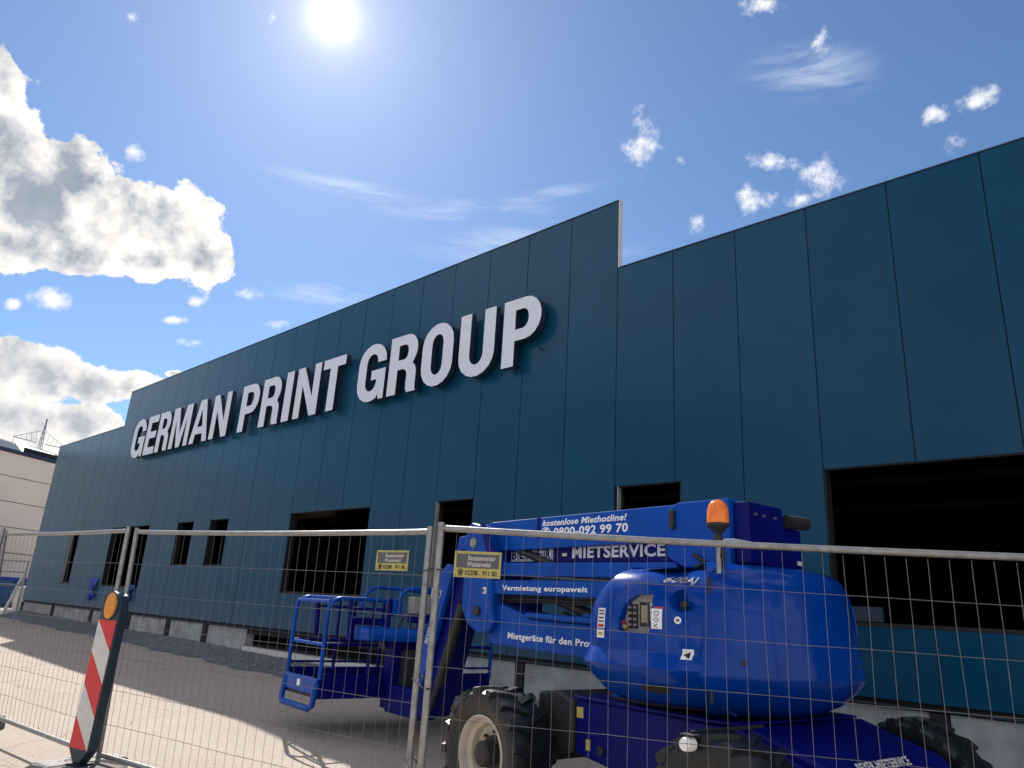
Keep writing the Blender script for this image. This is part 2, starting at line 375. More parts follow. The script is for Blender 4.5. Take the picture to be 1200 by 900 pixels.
# gravel strip rising to the plinth
def gedge(x): return 8.25+.10*math.sin(x*1.7)+.07*math.sin(x*4.3+1)+.04*math.sin(x*11)
def gvz(x, y):
    t = max(0, min(1, (y-gedge(x))/(9.75-gedge(x)))); return gz(x, 8.6)+.012+.17*t**.8
gb = MB(); xs_ = [-37.2+.15*i for i in range(int(44/.15))]; rows = 9
vs = []
for x in xs_:
    for r_ in range(rows):
        y = gedge(x)+(9.75-gedge(x))*r_/(rows-1); vs.append((x, y, gvz(x, y)+(random.uniform(-.012, .012) if 0 < r_ < rows-1 else (-.02 if r_ == 0 else 0))))
fs = [(i*rows+j, (i+1)*rows+j, (i+1)*rows+j+1, i*rows+j+1) for i in range(len(xs_)-1) for j in range(rows-1)]
gb.add(vs, fs); tag(gb.build('gravel_bed', M_['gravelbed'], smooth=60), 'grey gravel strip along the foot of the hall', kind='structure')
st_ = MB()
for i in range(22000):
    x = -37+43*random.random()**.9 if i % 3 else random.uniform(-22, -2); y0 = gedge(x); y = y0-.18*random.random()**3+(9.6-y0)*random.random()
    r = random.uniform(.007, .018)*(1.2 if y > y0 else .7); zz = (gvz(x, y) if y > y0 else gz(x, y)+.002)
    a = random.random()*6.28; q = [Vector((math.cos(a+k*2.094)*r*random.uniform(.8, 1.3), math.sin(a+k*2.094)*r*random.uniform(.8, 1.3), random.uniform(-.2, .5)*r)) for k in range(3)]
    c = Vector((x, y, zz))
    st_.add([c+q[0], c+q[1], c+q[2], c+Vector((0, 0, r*random.uniform(.8, 1.3)))], [(0, 1, 3), (1, 2, 3), (2, 0, 3)])
gr_ = MB()
for i in range(900):
    x = random.uniform(-30, 1); y = 2.2+6*random.random(); r = random.uniform(.003, .011)*(1.5 if random.random() < .06 else 1); a = random.random()*6.28
    c = Vector((x, y, gz(x, y)+.001)); q = [Vector((math.cos(a+k*2.094)*r*random.uniform(.7, 1.3), math.sin(a+k*2.094)*r*random.uniform(.7, 1.3), 0)) for k in range(3)]
    gr_.add([c+q[0], c+q[1], c+q[2], c+Vector((0, 0, r*.9))], [(0, 1, 3), (1, 2, 3), (2, 0, 3)])
tag(gr_.build('grit', M_['pale']), 'scattered pale grit and small stones on the asphalt yard', 'grit', kind='stuff')
so = st_.build('gravel', M_['stone']); tag(so, 'loose grey gravel stones along the foot of the hall', 'gravel', kind='stuff')

# ------------------------------------------------------------------ the hall
D = 9.6; XL = -36.90; XS1 = -29.34; XS2 = -6.726; XR = 8.4; ZB = .79; ZLO = 7.37; ZHI = 8.73; ZT = 3.51
hall = empty('warehouse', (-14, D, .1), 0, 'dark blue-grey metal clad hall with a raised parapet section and open window holes', 'building')
def H(m, name, mt, **k):
    """mesh builder in world coordinates -> child of hall"""
    m.v = [(v[0]+14, v[1]-D, v[2]-.1) for v in m.v]; return m.build(name, mt, hall, **k)
seams = []
for i in range(8): seams.append(XL+(XS1-XL)*i/7)
for i in range(1, 22): seams.append(XS1+(XS2-XS1)*i/21)
k = 1
while XS2+1.098*k < XR+.3: seams.append(XS2+1.098*k); k += 1
XR = seams[-1]
def near(x): return min(seams, key=lambda s: abs(s-x))
OPEN = [(-32.62, 1.54, -31.60, 3.40), (near(-28.4), 1.52, near(-25.2), ZT), (near(-23), 2.22, near(-21.9), ZT), (near(-20.75), 2.22, near(-19.67), ZT),
        (near(-16.42), 1.60, near(-13.2), ZT), (near(-11.03), 1.60, near(-9.95), ZT), (-6.68, 1.60, -5.52, ZT), (near(-3.44), 1.57, near(7), ZT)]
G_ = .008
for i in range(len(seams)-1):
    a, b = seams[i]+G_, seams[i+1]-G_; zt = ZHI if XS1-.01 < seams[i] and seams[i+1] < XS2+.01 else ZLO
    xc = sorted({a, b, *[min(b, max(a, v)) for o in OPEN for v in (o[0], o[2])]}); zc = sorted({ZB, zt, *[v for o in OPEN if o[0] < b and o[2] > a for v in (o[1], o[3])]})
    xc = [x for j, x in enumerate(xc) if j == 0 or x-xc[j-1] > .03 or x == b]
    keep = {}
    for xi in range(len(xc)-1):
        for zi in range(len(zc)-1):
            cx, cz = (xc[xi]+xc[xi+1])/2, (zc[zi]+zc[zi+1])/2
            keep[xi, zi] = not any(o[0]-.02 < cx < o[2]+.02 and o[1] < cz < o[3] for o in OPEN)
    yf, yb = D+random.uniform(-.0015, .0015), D+.05
    todo = {c for c, v in keep.items() if v}; groups = []
    while todo:
        stk = [todo.pop()]; grp = []
        while stk:
            c = stk.pop(); grp.append(c)
            for d_ in ((1, 0), (-1, 0), (0, 1), (0, -1)):
                n_ = (c[0]+d_[0], c[1]+d_[1])
                if n_ in todo: todo.remove(n_); stk.append(n_)
        groups.append(grp)
    for grp in groups:
      p = MB()
      for xi, zi in grp:
        x0, x1, z0, z1 = xc[xi], xc[xi+1], zc[zi], zc[zi+1]
        p.add([(x0, yf, z0), (x1, yf, z0), (x1, yf, z1), (x0, yf, z1)], [(0, 1, 2, 3)])
        for dx, dz, e in ((-1, 0, ((x0, z0), (x0, z1))), (1, 0, ((x1, z0), (x1, z1))), (0, -1, ((x0, z0), (x1, z0))), (0, 1, ((x0, z1), (x1, z1)))):
            if not keep.get((xi+dx, zi+dz), False):
                p.add([(e[0][0], yf, e[0][1]), (e[1][0], yf, e[1][1]), (e[1][0], yb, e[1][1]), (e[0][0], yb, e[0][1])], [(0, 1, 2, 3)])
      H(p, 'cladding_panel', M_['clad'] if (i*7) % 3 else M_['clad2'])
# backing wall behind the panels (cells between openings)
def cells(x0, x1, z0, z1, opens):
    xc = sorted({x0, x1, *[min(x1, max(x0, v)) for o in opens for v in (o[0], o[2])]}); out = []
    for j in range(len(xc)-1):
        a, b = xc[j], xc[j+1]; oo = [o for o in opens if o[0] < (a+b)/2 < o[2]]; z = z0
        for o in sorted(oo, key=lambda o: o[1]): out.append((a, b, z, o[1])); z = o[3]
        out.append((a, b, z, z1))
    return out
bw = MB()
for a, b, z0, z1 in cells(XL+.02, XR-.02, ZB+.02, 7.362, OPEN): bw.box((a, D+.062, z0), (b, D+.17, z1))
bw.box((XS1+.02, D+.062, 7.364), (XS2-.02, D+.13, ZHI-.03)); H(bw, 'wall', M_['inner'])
# reveals: lining of each opening
for o in OPEN:
    r = MB(); y0, y1 = D+.045, D+.19; t = .05; big = o[0] in (-32.62, -6.68) or abs(o[0]+11.03) < .1
    r.box((o[0]+.002, D+.012, o[1]+.002), (o[0]+.02, D+(.10 if big else .03), o[3]-.002))
    H(r, 'window_jamb', M_['reveal'] if big else M_['dark'])
    r = MB(); r.box((o[0]+.001, D+(.102 if big else .032), o[1]+.003), (o[0]+.018, y1, o[3]-.004)); H(r, 'inner_jamb', M_['inner'])
    r = MB(); r.box((o[2]-t, y0, o[1]+.004), (o[2]-.002, y1, o[3]-.004)); H(r, 'window_jamb', M_['dark'])
    r = MB(); r.box((o[0]+.022, y0, o[1]+.003), (o[2]-t-.003, y1, o[1]+t)); H(r, 'window_sill', M_['dark'])
    r = MB(); r.box((o[0]+.022, D+.02, o[3]-.02), (o[2]-t-.003, D+.06, o[3]-.003)); H(r, 'window_lintel', M_['dark'])
# infill panel in the foot of the big right hand opening
ip = MB(); ip.box((OPEN[-1][0]+.03, D+.03, 1.63), (-2.87, D+.09, 1.80)); H(ip, 'infill_panel', M_['letterside'])
# copings and the pale return at the parapet steps
for a, b, z in ((XL-.02, XS1-.03, ZLO), (XS1-.02, XS2+.005, ZHI), (XS2+.03, XR+.02, ZLO)):
    c_ = MB(); c_.box((a, D-.012, z+.002), (b, D+.10, z+.022)); H(c_, 'coping', M_['letterside'])
c_ = MB(); c_.box((XS2+.006, D-.004, ZLO+.01), (XS2+.026, D+.085, ZHI+.02)); H(c_, 'parapet_end_trim', M_['pale'])
c_ = MB(); c_.box((XS1-.027, D+.0, ZLO+.01), (XS1-.004, D+.18, ZHI)); H(c_, 'parapet_end_trim', M_['dark'])
# drip profile under the cladding: a dark recess and a thin bright lip
c_ = MB(); c_.box((XL, D+.06, .60), (XR, D+.16, ZB+.015)); H(c_, 'recess_strip', M_['dark'])
c_ = MB(); c_.box((XL, D-.02, ZB-.075), (XR, D+.055, ZB-.055)); H(c_, 'drip_profile', M_['letterside'], bevel=.004)
# plinth blocks with dark posts between them
gaps = [-36.9, -32.9, -28.75, -25.4, -22.45, -20.1, -17.75]
def plinth(a, b, z0=-.1, z1=.70, name='plinth_block', m='plinth', y=D+.03):
    p = MB(); p.box((a, y, z0), (b, D+.26, z1)); H(p, name, M_[m], bevel=.008)
for i in range(len(gaps)-1): plinth(gaps[i]+.29, gaps[i+1]-.01); plinth(gaps[i], gaps[i]+.28, -.1, .70, 'plinth_post', 'dark', D+.0)
plinth(-17.77, -11.6, -.1, .30, 'plinth_kerb', 'pale', D-.02)
c_ = MB(); c_.box((-17.77, D+1.6, -.1), (-11.6, D+1.7, .8)); H(c_, 'pit_wall', M_['inner'])
x = -11.58
while x < XR-1: plinth(x, x+2.9); plinth(x+2.91, x+3.09, -.1, .70, 'plinth_post', 'dark', D+.0); x += 3.1
# hall body: sides, back, roof, floor
c_ = MB()
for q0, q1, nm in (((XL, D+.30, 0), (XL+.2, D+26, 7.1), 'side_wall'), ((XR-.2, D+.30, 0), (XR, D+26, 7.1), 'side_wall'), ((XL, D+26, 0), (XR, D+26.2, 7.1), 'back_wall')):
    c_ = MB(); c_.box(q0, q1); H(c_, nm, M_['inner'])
SK = [(-35.6, 20.6, -32.6, 22.6)]
c_ = MB()
for a, b, y0, y1 in cells(XL, XR, D+.30, D+26, [s for s in SK]): c_.box((a, y0, 6.15), (b, y1, 6.3))
H(c_, 'roof', M_['inner'])
for s in SK:
    c_ = MB(); c_.box((s[0]+.01, s[1]+.01, 6.18), (s[2]-.01, s[3]-.01, 6.2)); H(c_, 'lit_joist_panel', M_['sky'])  # translucent sheet added to stand in for a lit ceiling joist
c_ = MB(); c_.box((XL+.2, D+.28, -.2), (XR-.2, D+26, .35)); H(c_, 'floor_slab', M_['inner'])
for i in range(9):
    xx = XL+2.5+i*5.2; c_ = MB(); c_.box((xx, D+.4, 5.5), (xx+.22, D+25.8, 6.14)); H(c_, 'roof_beam', M_['beam'])
for i in range(5):
    yy = D+2+i*4.6; c_ = MB(); c_.box((XL+.3, yy, 5.3), (XR-.3, yy+.14, 5.49)); H(c_, 'roof_purlin', M_['beam'])
# loose blue foil hanging over two sills
for x0, zb, zt_ in ((-29.05, 1.05, 1.78), (-25.75, 1.1, 1.62)):
    f = MB(); n = 7; vs = []
    for j in range(9):
        for i in range(n):
            z = zt_-(zt_-zb)*j/8; x = x0+.55*(i/(n-1))*(1-.25*j/8)+.04*math.sin(j*1.3); vs.append((x, D-.05-.05*math.sin(i*1.9+j*.7)-.02*j/8, z+.03*math.sin(i*2.1)))
    f.add(vs, [(j*n+i, j*n+i+1, (j+1)*n+i+1, (j+1)*n+i) for j in range(8) for i in range(n-1)])
    o = f.build('plastic_sheet', M_['foil'], smooth=60); o.modifiers.new('s', 'SOLIDIFY').thickness = .004
    tag(o, 'blue plastic sheet hanging at the left corner of the wide window hole' if x0 < -28 else 'blue plastic sheet hanging at the right corner of the wide window hole', 'plastic sheet')

# ------------------------------------------------------------------ the sign
CAP = 1.36; ST = .31; BR = .25
def arc(cx, cy, rx, ry, a0, a1, n=9): return [(cx+rx*math.cos(R(a0+(a1-a0)*i/n)), cy+ry*math.sin(R(a0+(a1-a0)*i/n))) for i in range(n+1)]
def glyph(ch, w):
    h = CAP; s = ST; b = BR
    if ch == 'O':
        rx = w/2; ry = .46; ir = (w-2*s)/2; o = .02
        return [arc(w/2, h-ry+o, rx, ry, 0, 180)+arc(w/2, ry-o, rx, ry, 180, 360), arc(w/2, h-b-.20, ir, .22, 0, 180)+arc(w/2, b+.20, ir, .22, 180, 360)]
    if ch == 'U':
        rx = w/2; ry = .46; ir = (w-2*s)/2
        return [[(w, h)]+[(w-s, h)]+arc(w/2, b+.20, ir, .22, 360, 180)+[(s, h), (0, h)]+arc(w/2, ry-.02, rx, ry, 180, 360)]
    if ch == 'G':
        rx = w/2; ry = .46; ir = (w-2*s)/2; o = .02
        return [[(w, .90)]+arc(w/2, h-ry+o, rx, ry, 0, 180)+arc(w/2, ry-o, rx, ry, 180, 300, 7)+[(w-.22, .13), (w-.17, 0), (w, 0), (w, .72), (w*.50, .72), (w*.50, .49), (w-s, .49)]
                +arc(w/2, b+.20, ir, .22, 360, 180)+arc(w/2, h-b-.20, ir, .22, 180, 0)+[(w-s, .90)]]
    if ch == 'E': return [[(0, 0), (w, 0), (w, b), (s, b), (s, .56), (w-.05, .56), (w-.05, .80), (s, .80), (s, h-b), (w-.01, h-b), (w-.01, h), (0, h)]]
    if ch == 'T': return [[(w/2-s/2, 0), (w/2+s/2, 0), (w/2+s/2, h-b), (w, h-b), (w, h), (0, h), (0, h-b), (w/2-s/2, h-b)]]
    if ch == 'I': return [[(0, 0), (w, 0), (w, h), (0, h)]]
    if ch == 'N': return [[(0, 0), (.29, 0), (.29, .86), (w-.30, 0), (w, 0), (w, h), (w-.29, h), (w-.29, .50), (.30, h), (0, h)]]
    if ch == 'M': return [[(0, 0), (.28, 0), (.28, .98), (w/2-.14, 0), (w/2+.14, 0), (w-.28, .98), (w-.28, 0), (w, 0), (w, h), (w-.42, h), (w/2, .45), (.42, h), (0, h)]]
    if ch == 'A': return [[(0, 0), (.31, 0), (.37, .27), (w-.37, .27), (w-.31, 0), (w, 0), (w/2+.20, h), (w/2-.20, h)], [(.43, .50), (w-.43, .50), (w/2, 1.08)]]
    if ch == 'P':
        lo = .50; mid = (h+lo)/2; ro = (h-lo)/2
        return [[(0, 0), (s, 0), (s, lo)]+arc(w-.40, mid, .40, ro, -90, 90)+[(0, h)], [(s, lo+.23)]+arc(w-s-.14, mid, .14, ro-.23, -90, 90, 6)+[(s, h-.23)]]
    if ch == 'R':
        lo = .54; mid = (h+lo)/2+.01; ro = (h-lo)/2
        return [[(0, 0), (s, 0), (s, .56), (s+.08, .56)]+arc(w-s-.16, .40, .16, .16, 90, 0, 4)+[(w-s+.0, .10), (w-s+.05, 0), (w+.03, 0), (w, .08)]+arc(w-.20, .42, .20, .24, 0, 70, 4)
                +[(w-.12, .68)]+arc(w-.38, .98, .38, h-.98, -25, 90)+[(0, h)], [(s, .78)]+arc(w-s-.12, (h-.23+.78)/2, .12, (h-.23-.78)/2, -90, 90, 6)+[(s, h-.23)]]
LET = [('G', -27.30, 1.06), ('E', -26.12, .86), ('R', -25.16, .93), ('M', -24.06, 1.36), ('A', -22.56, 1.20), ('N', -21.22, 1.08),
       ('P', -19.46, 1.00), ('R', -18.29, .97), ('I', -17.10, .35), ('N', -16.54, 1.07), ('T', -15.36, .95),
       ('G', -13.82, 1.03), ('R', -12.66, .95), ('O', -11.54, .97), ('U', -10.38, 1.00), ('P', -9.16, .96)]
sign = empty('facade_sign', (-17.9, 9.36, 5.888), 0, 'large white block letters GERMAN PRINT GROUP high on the dark hall', 'sign')
for ch, x, w in LET:
    cu = bpy.data.curves.new('letter', 'CURVE'); cu.dimensions = '2D'; cu.fill_mode = 'BOTH'; cu.extrude = .065
    for pl in glyph(ch, w):
        sp = cu.splines.new('POLY'); sp.points.add(len(pl)-1); sp.use_cyclic_u = True
        for q, (a, b) in zip(sp.points, pl): q.co = (a, b, 0, 1)
    me = curve_mesh(cu); me.materials.clear(); me.materials.append(M_['letter']); me.materials.append(M_['letterside'])
    for p in me.polygons: p.material_index = 0 if p.normal.z > .5 else 1
    o = link('letter', me, sign); o.rotation_euler = (math.pi/2, 0, 0); o.location = (x*1.0065+17.9, .065, 0); o.scale = (1.0065, 1.0065, 1)
    for dx in (.13, w-.13):
        if ch == 'T': dx = w/2
        pin = MB(); pin.tube([(dx, .3 if ch != 'T' else .5, -.20), (dx, .3 if ch != 'T' else .5, -.06)], .014, 6); pin.build('standoff', M_['dark'], o)

# ------------------------------------------------------------------ neighbouring building, pylon, yard things far left
bd = Vector((-.4986, .8668, 0)); bn = Vector((.8668, .4986, 0))
B0 = Vector((-50.66, 12.1, .2))
nb = empty('factory_building', B0, 0, 'beige panel clad building with pale roof monitor beyond the dark hall', 'building')
ang_ = math.atan2(bd.y, bd.x)
nb.rotation_euler = (0, 0, ang_)
# local x along facade (away, right), local y = behind the facade... facade plane y=0, body towards +y
cs = MB(); cs.box((-34, .08, 0), (40, 25, 8.25)); cs.build('wall', M_['inner'], nb)
PW, PH = 6.2, 1.42
for i in range(-6, 7):
    for j in range(6):
        z0, z1 = .0+j*PH, min(8.42, (j+1)*PH); x0 = i*PW+1.6
        q = MB(); q.box((x0+.02, -.0, z0+.02), (x0+PW-.02, .075, z1-.02)); q.build('wall_panel', M_['beige'], nb)
q = MB(); q.box((-34, -.05, 8.43), (40, .3, 8.62)); q.build('parapet_coping', M_['letterside'], nb)
q = MB(); q.prism([(.6, 8.6), (1.3, 9.2), (3.6, 9.75), (6, 9.2), (6.6, 8.6)], -.6, 36, 'x'); q.build('roof_monitor', M_['roofpale'], nb)
for i in range(12):
    q = MB(); q.prism([(.55, 8.65), (1.26, 9.26), (3.6, 9.81), (3.6, 9.75), (1.3, 9.20), (.62, 8.65)], -.5+i*3.1, -.4+i*3.1, 'x'); q.build('monitor_rib', M_['pale'], nb)
q = MB(); q.box((-.5, .45, 8.5), (36, .56, 9.0)); q.build('monitor_glazing', M_['dark'], nb)

py = empty('power_pylon', (-.9725*170, .2330*170, 0), R(20), 'thin grey lattice power pylon far behind the beige building', 'pylon')
Zt = 1.5+.1846*170; Zc = 1.5+.1550*170
for sx_ in (-1, 1):
    for sy_ in (-1, 1):
        q = MB(); q.tube([(sx_*.9, sy_*.9, 0), (sx_*.32, sy_*.32, Zc-1), (sx_*.05, sy_*.05, Zt)], .04, 5); q.build('leg', M_['galv'], py)
q = MB()
zz = 2.; k = 0
while zz < Zt-1:
    w0 = max(.15, .9-.58*zz/(Zc-1)) if zz < Zc else .32-.27*(zz-Zc)/(Zt-Zc); z2 = zz+max(1.1, w0*1.6)
    for sx_, sy_, ex, ey in ((-1, -1, 1, -1), (1, -1, 1, 1), (1, 1, -1, 1), (-1, 1, -1, -1)):
        q.tube([(sx_*w0, sy_*w0, zz), (ex*w0*.9, ey*w0*.9, z2)], .03, 4); q.tube([(ex*w0, ey*w0, zz), (sx_*w0*.9, sy_*w0*.9, z2)], .03, 4)
    zz = z2
q.build('bracing', M_['galv'], py)
dirx = Vector((.11*170/12, 0, 0))
for sgn in (-1, 1):
    q = MB(); q.tube([(0, sgn*.9, Zc), (0, sgn*5.6, Zc+.1)], .09, 5); q.tube([(0, sgn*.6, Zc+2.4), (0, sgn*5.6, Zc+.15)], .05, 4)
    for i in range(5): q.tube([(0, sgn*(1.+i*.95), Zc), (0, sgn*(1.4+i*.95), Zc+2.2-i*.47)], .035, 4)
    q.tube([(0, sgn*5.5, Zc+.1), (0, sgn*5.5, Zc-1.6)], .05, 4); q.build('cross_arm', M_['galv'], py)

sk = empty('skip_container', (-.9695*49, .247*49, .25), R(14), 'blue skip container standing beyond the left end of the hall', 'skip')
q = MB(); q.prism([(-1.9, 0), (1.5, 0), (2.0, 1.35), (-2.3, 1.35)], -1., 1., 'x'); q.build('body', M_['skip'], sk, bevel=.03)
q = MB(); q.box((-1.06, -2.4, 1.30), (1.06, 2.1, 1.45)); q.build('rim', M_['foil'], sk, bevel=.02)
for i in range(5):
    q = MB(); q.box((1.0, -1.5+i*.7, .1), (1.07, -1.4+i*.7, 1.28)); q.build('rib', M_['skip'], sk)
wb = MB(); wb.prism([(-.35, 0), (.35, 0), (.42, .5), (.36, 1.0), (.1, 1.12), (-.32, 1.02), (-.42, .5)], -.35, .35, 'x'); o = wb.build('bulk_bag', M_['offwhite'], bevel=.06)
o.location = (-.9672*44, .2535*44, .22); tag(o, 'small white bulk bag standing beside the blue skip container', 'bulk bag')
pb = MB(); pb.box((-.05, -.05, 0), (.05, .05, 1.75)); o = pb.build('leaning_pole', M_['pale'], bevel=.01); o.location = (-.9715*36, .2378*36, .22); o.rotation_euler = (R(-12), R(8), 0)
tag(o, 'white painted pole leaning in front of the blue skip container', 'pole')
yg = empty('yard_barrier', (-.972*30, .2345*30, .2), R(75), 'dark tubular yard barrier with two rails at the far left', 'barrier')
for yy in (-.45, .45):
    q = MB(); q.tube([(yy, 0, 0), (yy, 0, 2.0)], .035, 6); q.build('post', M_['galv'], yg)
for z in (1.2, 1.6, 1.95):
    q = MB(); q.tube([(-.45, 0, z), (.45, 0, z)], .022, 5); q.build('rail', M_['galv'], yg)

# ------------------------------------------------------------------ construction fence
def fence(TL, TR, zb, label, rows, npitch=.1, sign_at=None, bl=None, br=None, rad=.021, grp='mobile construction fence panels in a row', foot=True):
    TL, TR = Vector(TL), Vector(TR); BL = Vector(bl) if bl else Vector((TL.x, TL.y, zb)); BR = Vector(br) if br else Vector((TR.x, TR.y, zb))
    root = empty('construction_fence', (BL.x, BL.y, 0), 0, label, 'fence', grp); o0 = Vector((BL.x, BL.y, 0))
    def P(u, v): return (BL.lerp(BR, u)).lerp(TL.lerp(TR, u), v)-o0
    def sag(u): return -.012*math.sin(u*math.pi)
    for u in (0, 1):
        m = MB(); a, b = P(u, 0), P(u, 1); dr = (b-a).normalized(); m.tube([a-dr*.12, b+dr*.035], rad, 12); m.build('post', M_['steel'], root, smooth=40)
    for v in (0.03, 1):
        m = MB(); pts = [P(t/8, v)+Vector((0, 0, sag(t/8) if v == 1 else 0)) for t in range(9)]; m.tube(pts, rad*.92, 10); m.build('rail', M_['steel'], root, smooth=40)
    Lh = (TR-TL).length; n = int(Lh/npitch); nrm = (TR-TL).cross(Vector((0, 0, 1))).normalized()
    for i in range(1, n):
        u = i/n; m = MB(); jx = random.uniform(-.002, .002)
        pts = [P(u+jx*math.sin(t*2.1), v)+Vector((0, 0, sag(u) if t == 0 else 0))+nrm*random.uniform(-.002, .002) for t, v in enumerate((.985, .8, .6, .4, .2, .035))]
        m.tube(pts, .0014, 4, caps=False); m.build('vertical_wire', M_['wire'], root)
    H_ = (TL-BL).length
    for z in rows:
        v = (z-BL.z)/(TL.z-BL.z); m = MB(); pts = [P(t/10, v)+nrm*random.uniform(-.003, .003)+Vector((0, 0, random.uniform(-.003, .003))) for t in range(11)]
        m.tube(pts, .0018, 5, caps=False); m.build('horizontal_wire', M_['wire'], root)
    return root, P, o0, nrm
ROWS = [.41, .67, .93, 1.19, 1.45, 1.71]
LB = (-7.04, 2.60, 1.99); RB = (-3.72, 3.21, 1.97)
fA = fence((-9.80, 2.23, 2.0), (-7.14, 2.56, 2.0), .12, 'left fence section ending at the red and white warning board', ROWS, .1, bl=(-9.72, 2.36, .14), br=(-7.04, 2.56, .14))
fB = fence(LB, RB, .12, 'middle fence section from the warning board to the tied pair of posts', ROWS, bl=(-6.96, 2.64, .12))
fC = fence((-3.345, 2.975, 1.955), (-.42, 4.66, 1.91), .10, 'right fence section standing in front of the blue boom lift', [.38, .645, .91, 1.175, 1.44, 1.705])
fD = fence((-.32, 4.72, 1.91), (2.75, 6.4, 1.93), .10, 'fence panel continuing beyond the boom lift at the far right', ROWS)
fZ = fence((-9.62, 2.16, 2.02), (-12.95, 2.82, 2.1), .12, 'far left fence panel running away behind the leftmost joint', ROWS)
def fsign(fx, u, z, w, h, label, d=.008, flip=1):
    root, P, o0, nrm = fx; a, b = P(u, .5), P(u+w/((P(1, .5)-P(0, .5)).length), .5); t = (b-a).normalized(); t.z = 0; t.normalize()
    c = Vector((P(u, .5).x, P(u, .5).y, 0))+o0; c.z = z
    nv = Vector((t.y, -t.x, 0))*flip
    o = empty('hire_sign', c+nv*d, math.atan2(t.y, t.x) if flip == 1 else math.atan2(-t.y, -t.x), label, 'sign', 'small yellow fence hire signs')
    X0 = 0 if flip == 1 else -w
    m = MB(); m.box((X0, -.0015, 0), (X0+w, .0015, h)); m.build('plate', M_['yellow'], o)
    m = MB(); m.box((X0+.014, -.0035, h*.36), (X0+w-.012, -.0020, h*.90)); m.build('plate_field', M_['signgrey'], o)
    text('lettering', 'Bauzauncenter', (X0+w*.30, -.0045, h*.66), h*.26, M_['offwhite'], o, width=w*.58, bold=.015, depth=.0005)
    text('lettering', 'Westerwald', (X0+w*.28, -.0045, h*.42), h*.26, M_['offwhite'], o, width=w*.50, bold=.015, depth=.0005)
    text('lettering', '\u260e 02208 - 911 00', (X0+w*.08, -.0030, h*.09), h*.26, M_['dark'], o, width=w*.84, bold=.01, depth=.0005)
    for sx_ in (X0+.01, X0+w-.01):
        for sz in (.012, h-.012):
            q = MB(); q.tube([(sx_, -.006, sz), (sx_, .012, sz)], .003, 6); q.build('cable_tie', M_['dark'], o)
    return o
fsign(fB, .868, 1.715, .285, .132, 'yellow and grey hire sign just left of the tied posts')
fsign(fC, .030, 1.675, .285, .150, 'yellow and grey hire sign just right of the tied posts')
fsign(fZ, .045, 1.70, .20, .125, 'small yellow hire sign at the far left edge', flip=-1)
# wire ties between the pair of posts
PB = Vector((RB[0], RB[1], 0)); PC = Vector((-3.345, 2.975, 0))
for i, z in enumerate((1.715, 1.06, .60)):
    q = MB(); a = PB+Vector((0, 0, z)); b = PC+Vector((0, 0, z-.02)); t = (b-a).normalized(); s_ = t.cross(Vector((0, 0, 1))).normalized()
    pts = [a-t*.028, a-t*.01+s_*.027, a+t*.03+s_*.026, b-t*.02+s_*.027, b+t*.028+s_*.005, b-t*.0-s_*.027, a+t*.02-s_*.027]
    q.tube([p+Vector((0, 0, .004*k)) for k, p in enumerate(pts)], .0045, 6, closed=True); o = q.build('wire_tie', M_['dark'], smooth=60)
    tag(o, ['topmost', 'middle', 'lowest'][i]+' twisted wire tie holding the two fence posts together', 'wire tie', 'wire ties on the paired fence posts')
# a rubber / concrete foot under each joint
def foot(x, y, z0, rz, m, label, l=.70, w=.24, h=.13):
    o = empty('ballast_block', (x, y, z0), rz, label, 'fence foot', 'feet under the construction fence')
    q = MB(); q.prism([(-l/2, 0), (l/2, 0), (l/2, h*.75), (l/2-.03, h), (-l/2+.03, h), (-l/2, h*.75)], -w/2, w/2, 'y'); q.build('block', m, o, bevel=.01)
    for k in (-1, 0, 1):
        q = MB(); q.lathe([(.026, -.002), (.034, -.002), (.034, .003), (.026, .003)], (k*.11, 0, h), 'z', 16); q.build('socket', M_['dark'], o)
    return o
foot(-7.09, 2.56, 0, R(100), M_['concrete'], 'pale concrete fence foot under the joint beside the warning board')
foot(-3.55, 3.07, 0, R(115), M_['concrete'], 'pale concrete fence foot under the tied pair of posts')
foot(-.37, 4.69, -.1, R(120), M_['recycled'], 'dark fence foot at the right end of the fence section before the lift')
foot(-9.7, 2.28, 0, R(100), M_['recycled'], 'dark fence foot under the far left fence joint')

# ------------------------------------------------------------------ warning board with lamp
bk = empty('warning_board', (-6.90, 2.48, 0), R(21), 'red and white striped warning board with an amber lamp, leaning on the fence', 'warning board')
BT = []
W2, HB = .120, 1.0; z0 = .235; TH = .0885
m = MB(); m.prism([(-W2-.008, z0), (-.04, z0-.10), (.04, z0-.10), (W2+.008, z0), (W2+.008, z0+HB), (W2+.008, z0+HB+.06), (.09, z0+HB+.20), (.04, z0+HB+.225), (-.04, z0+HB+.225), (-.09, z0+HB+.20), (-W2-.008, z0+HB+.06)], -TH/2, TH/2)
BT.append(m.build('board_body', M_['board'], bk, bevel=.012))
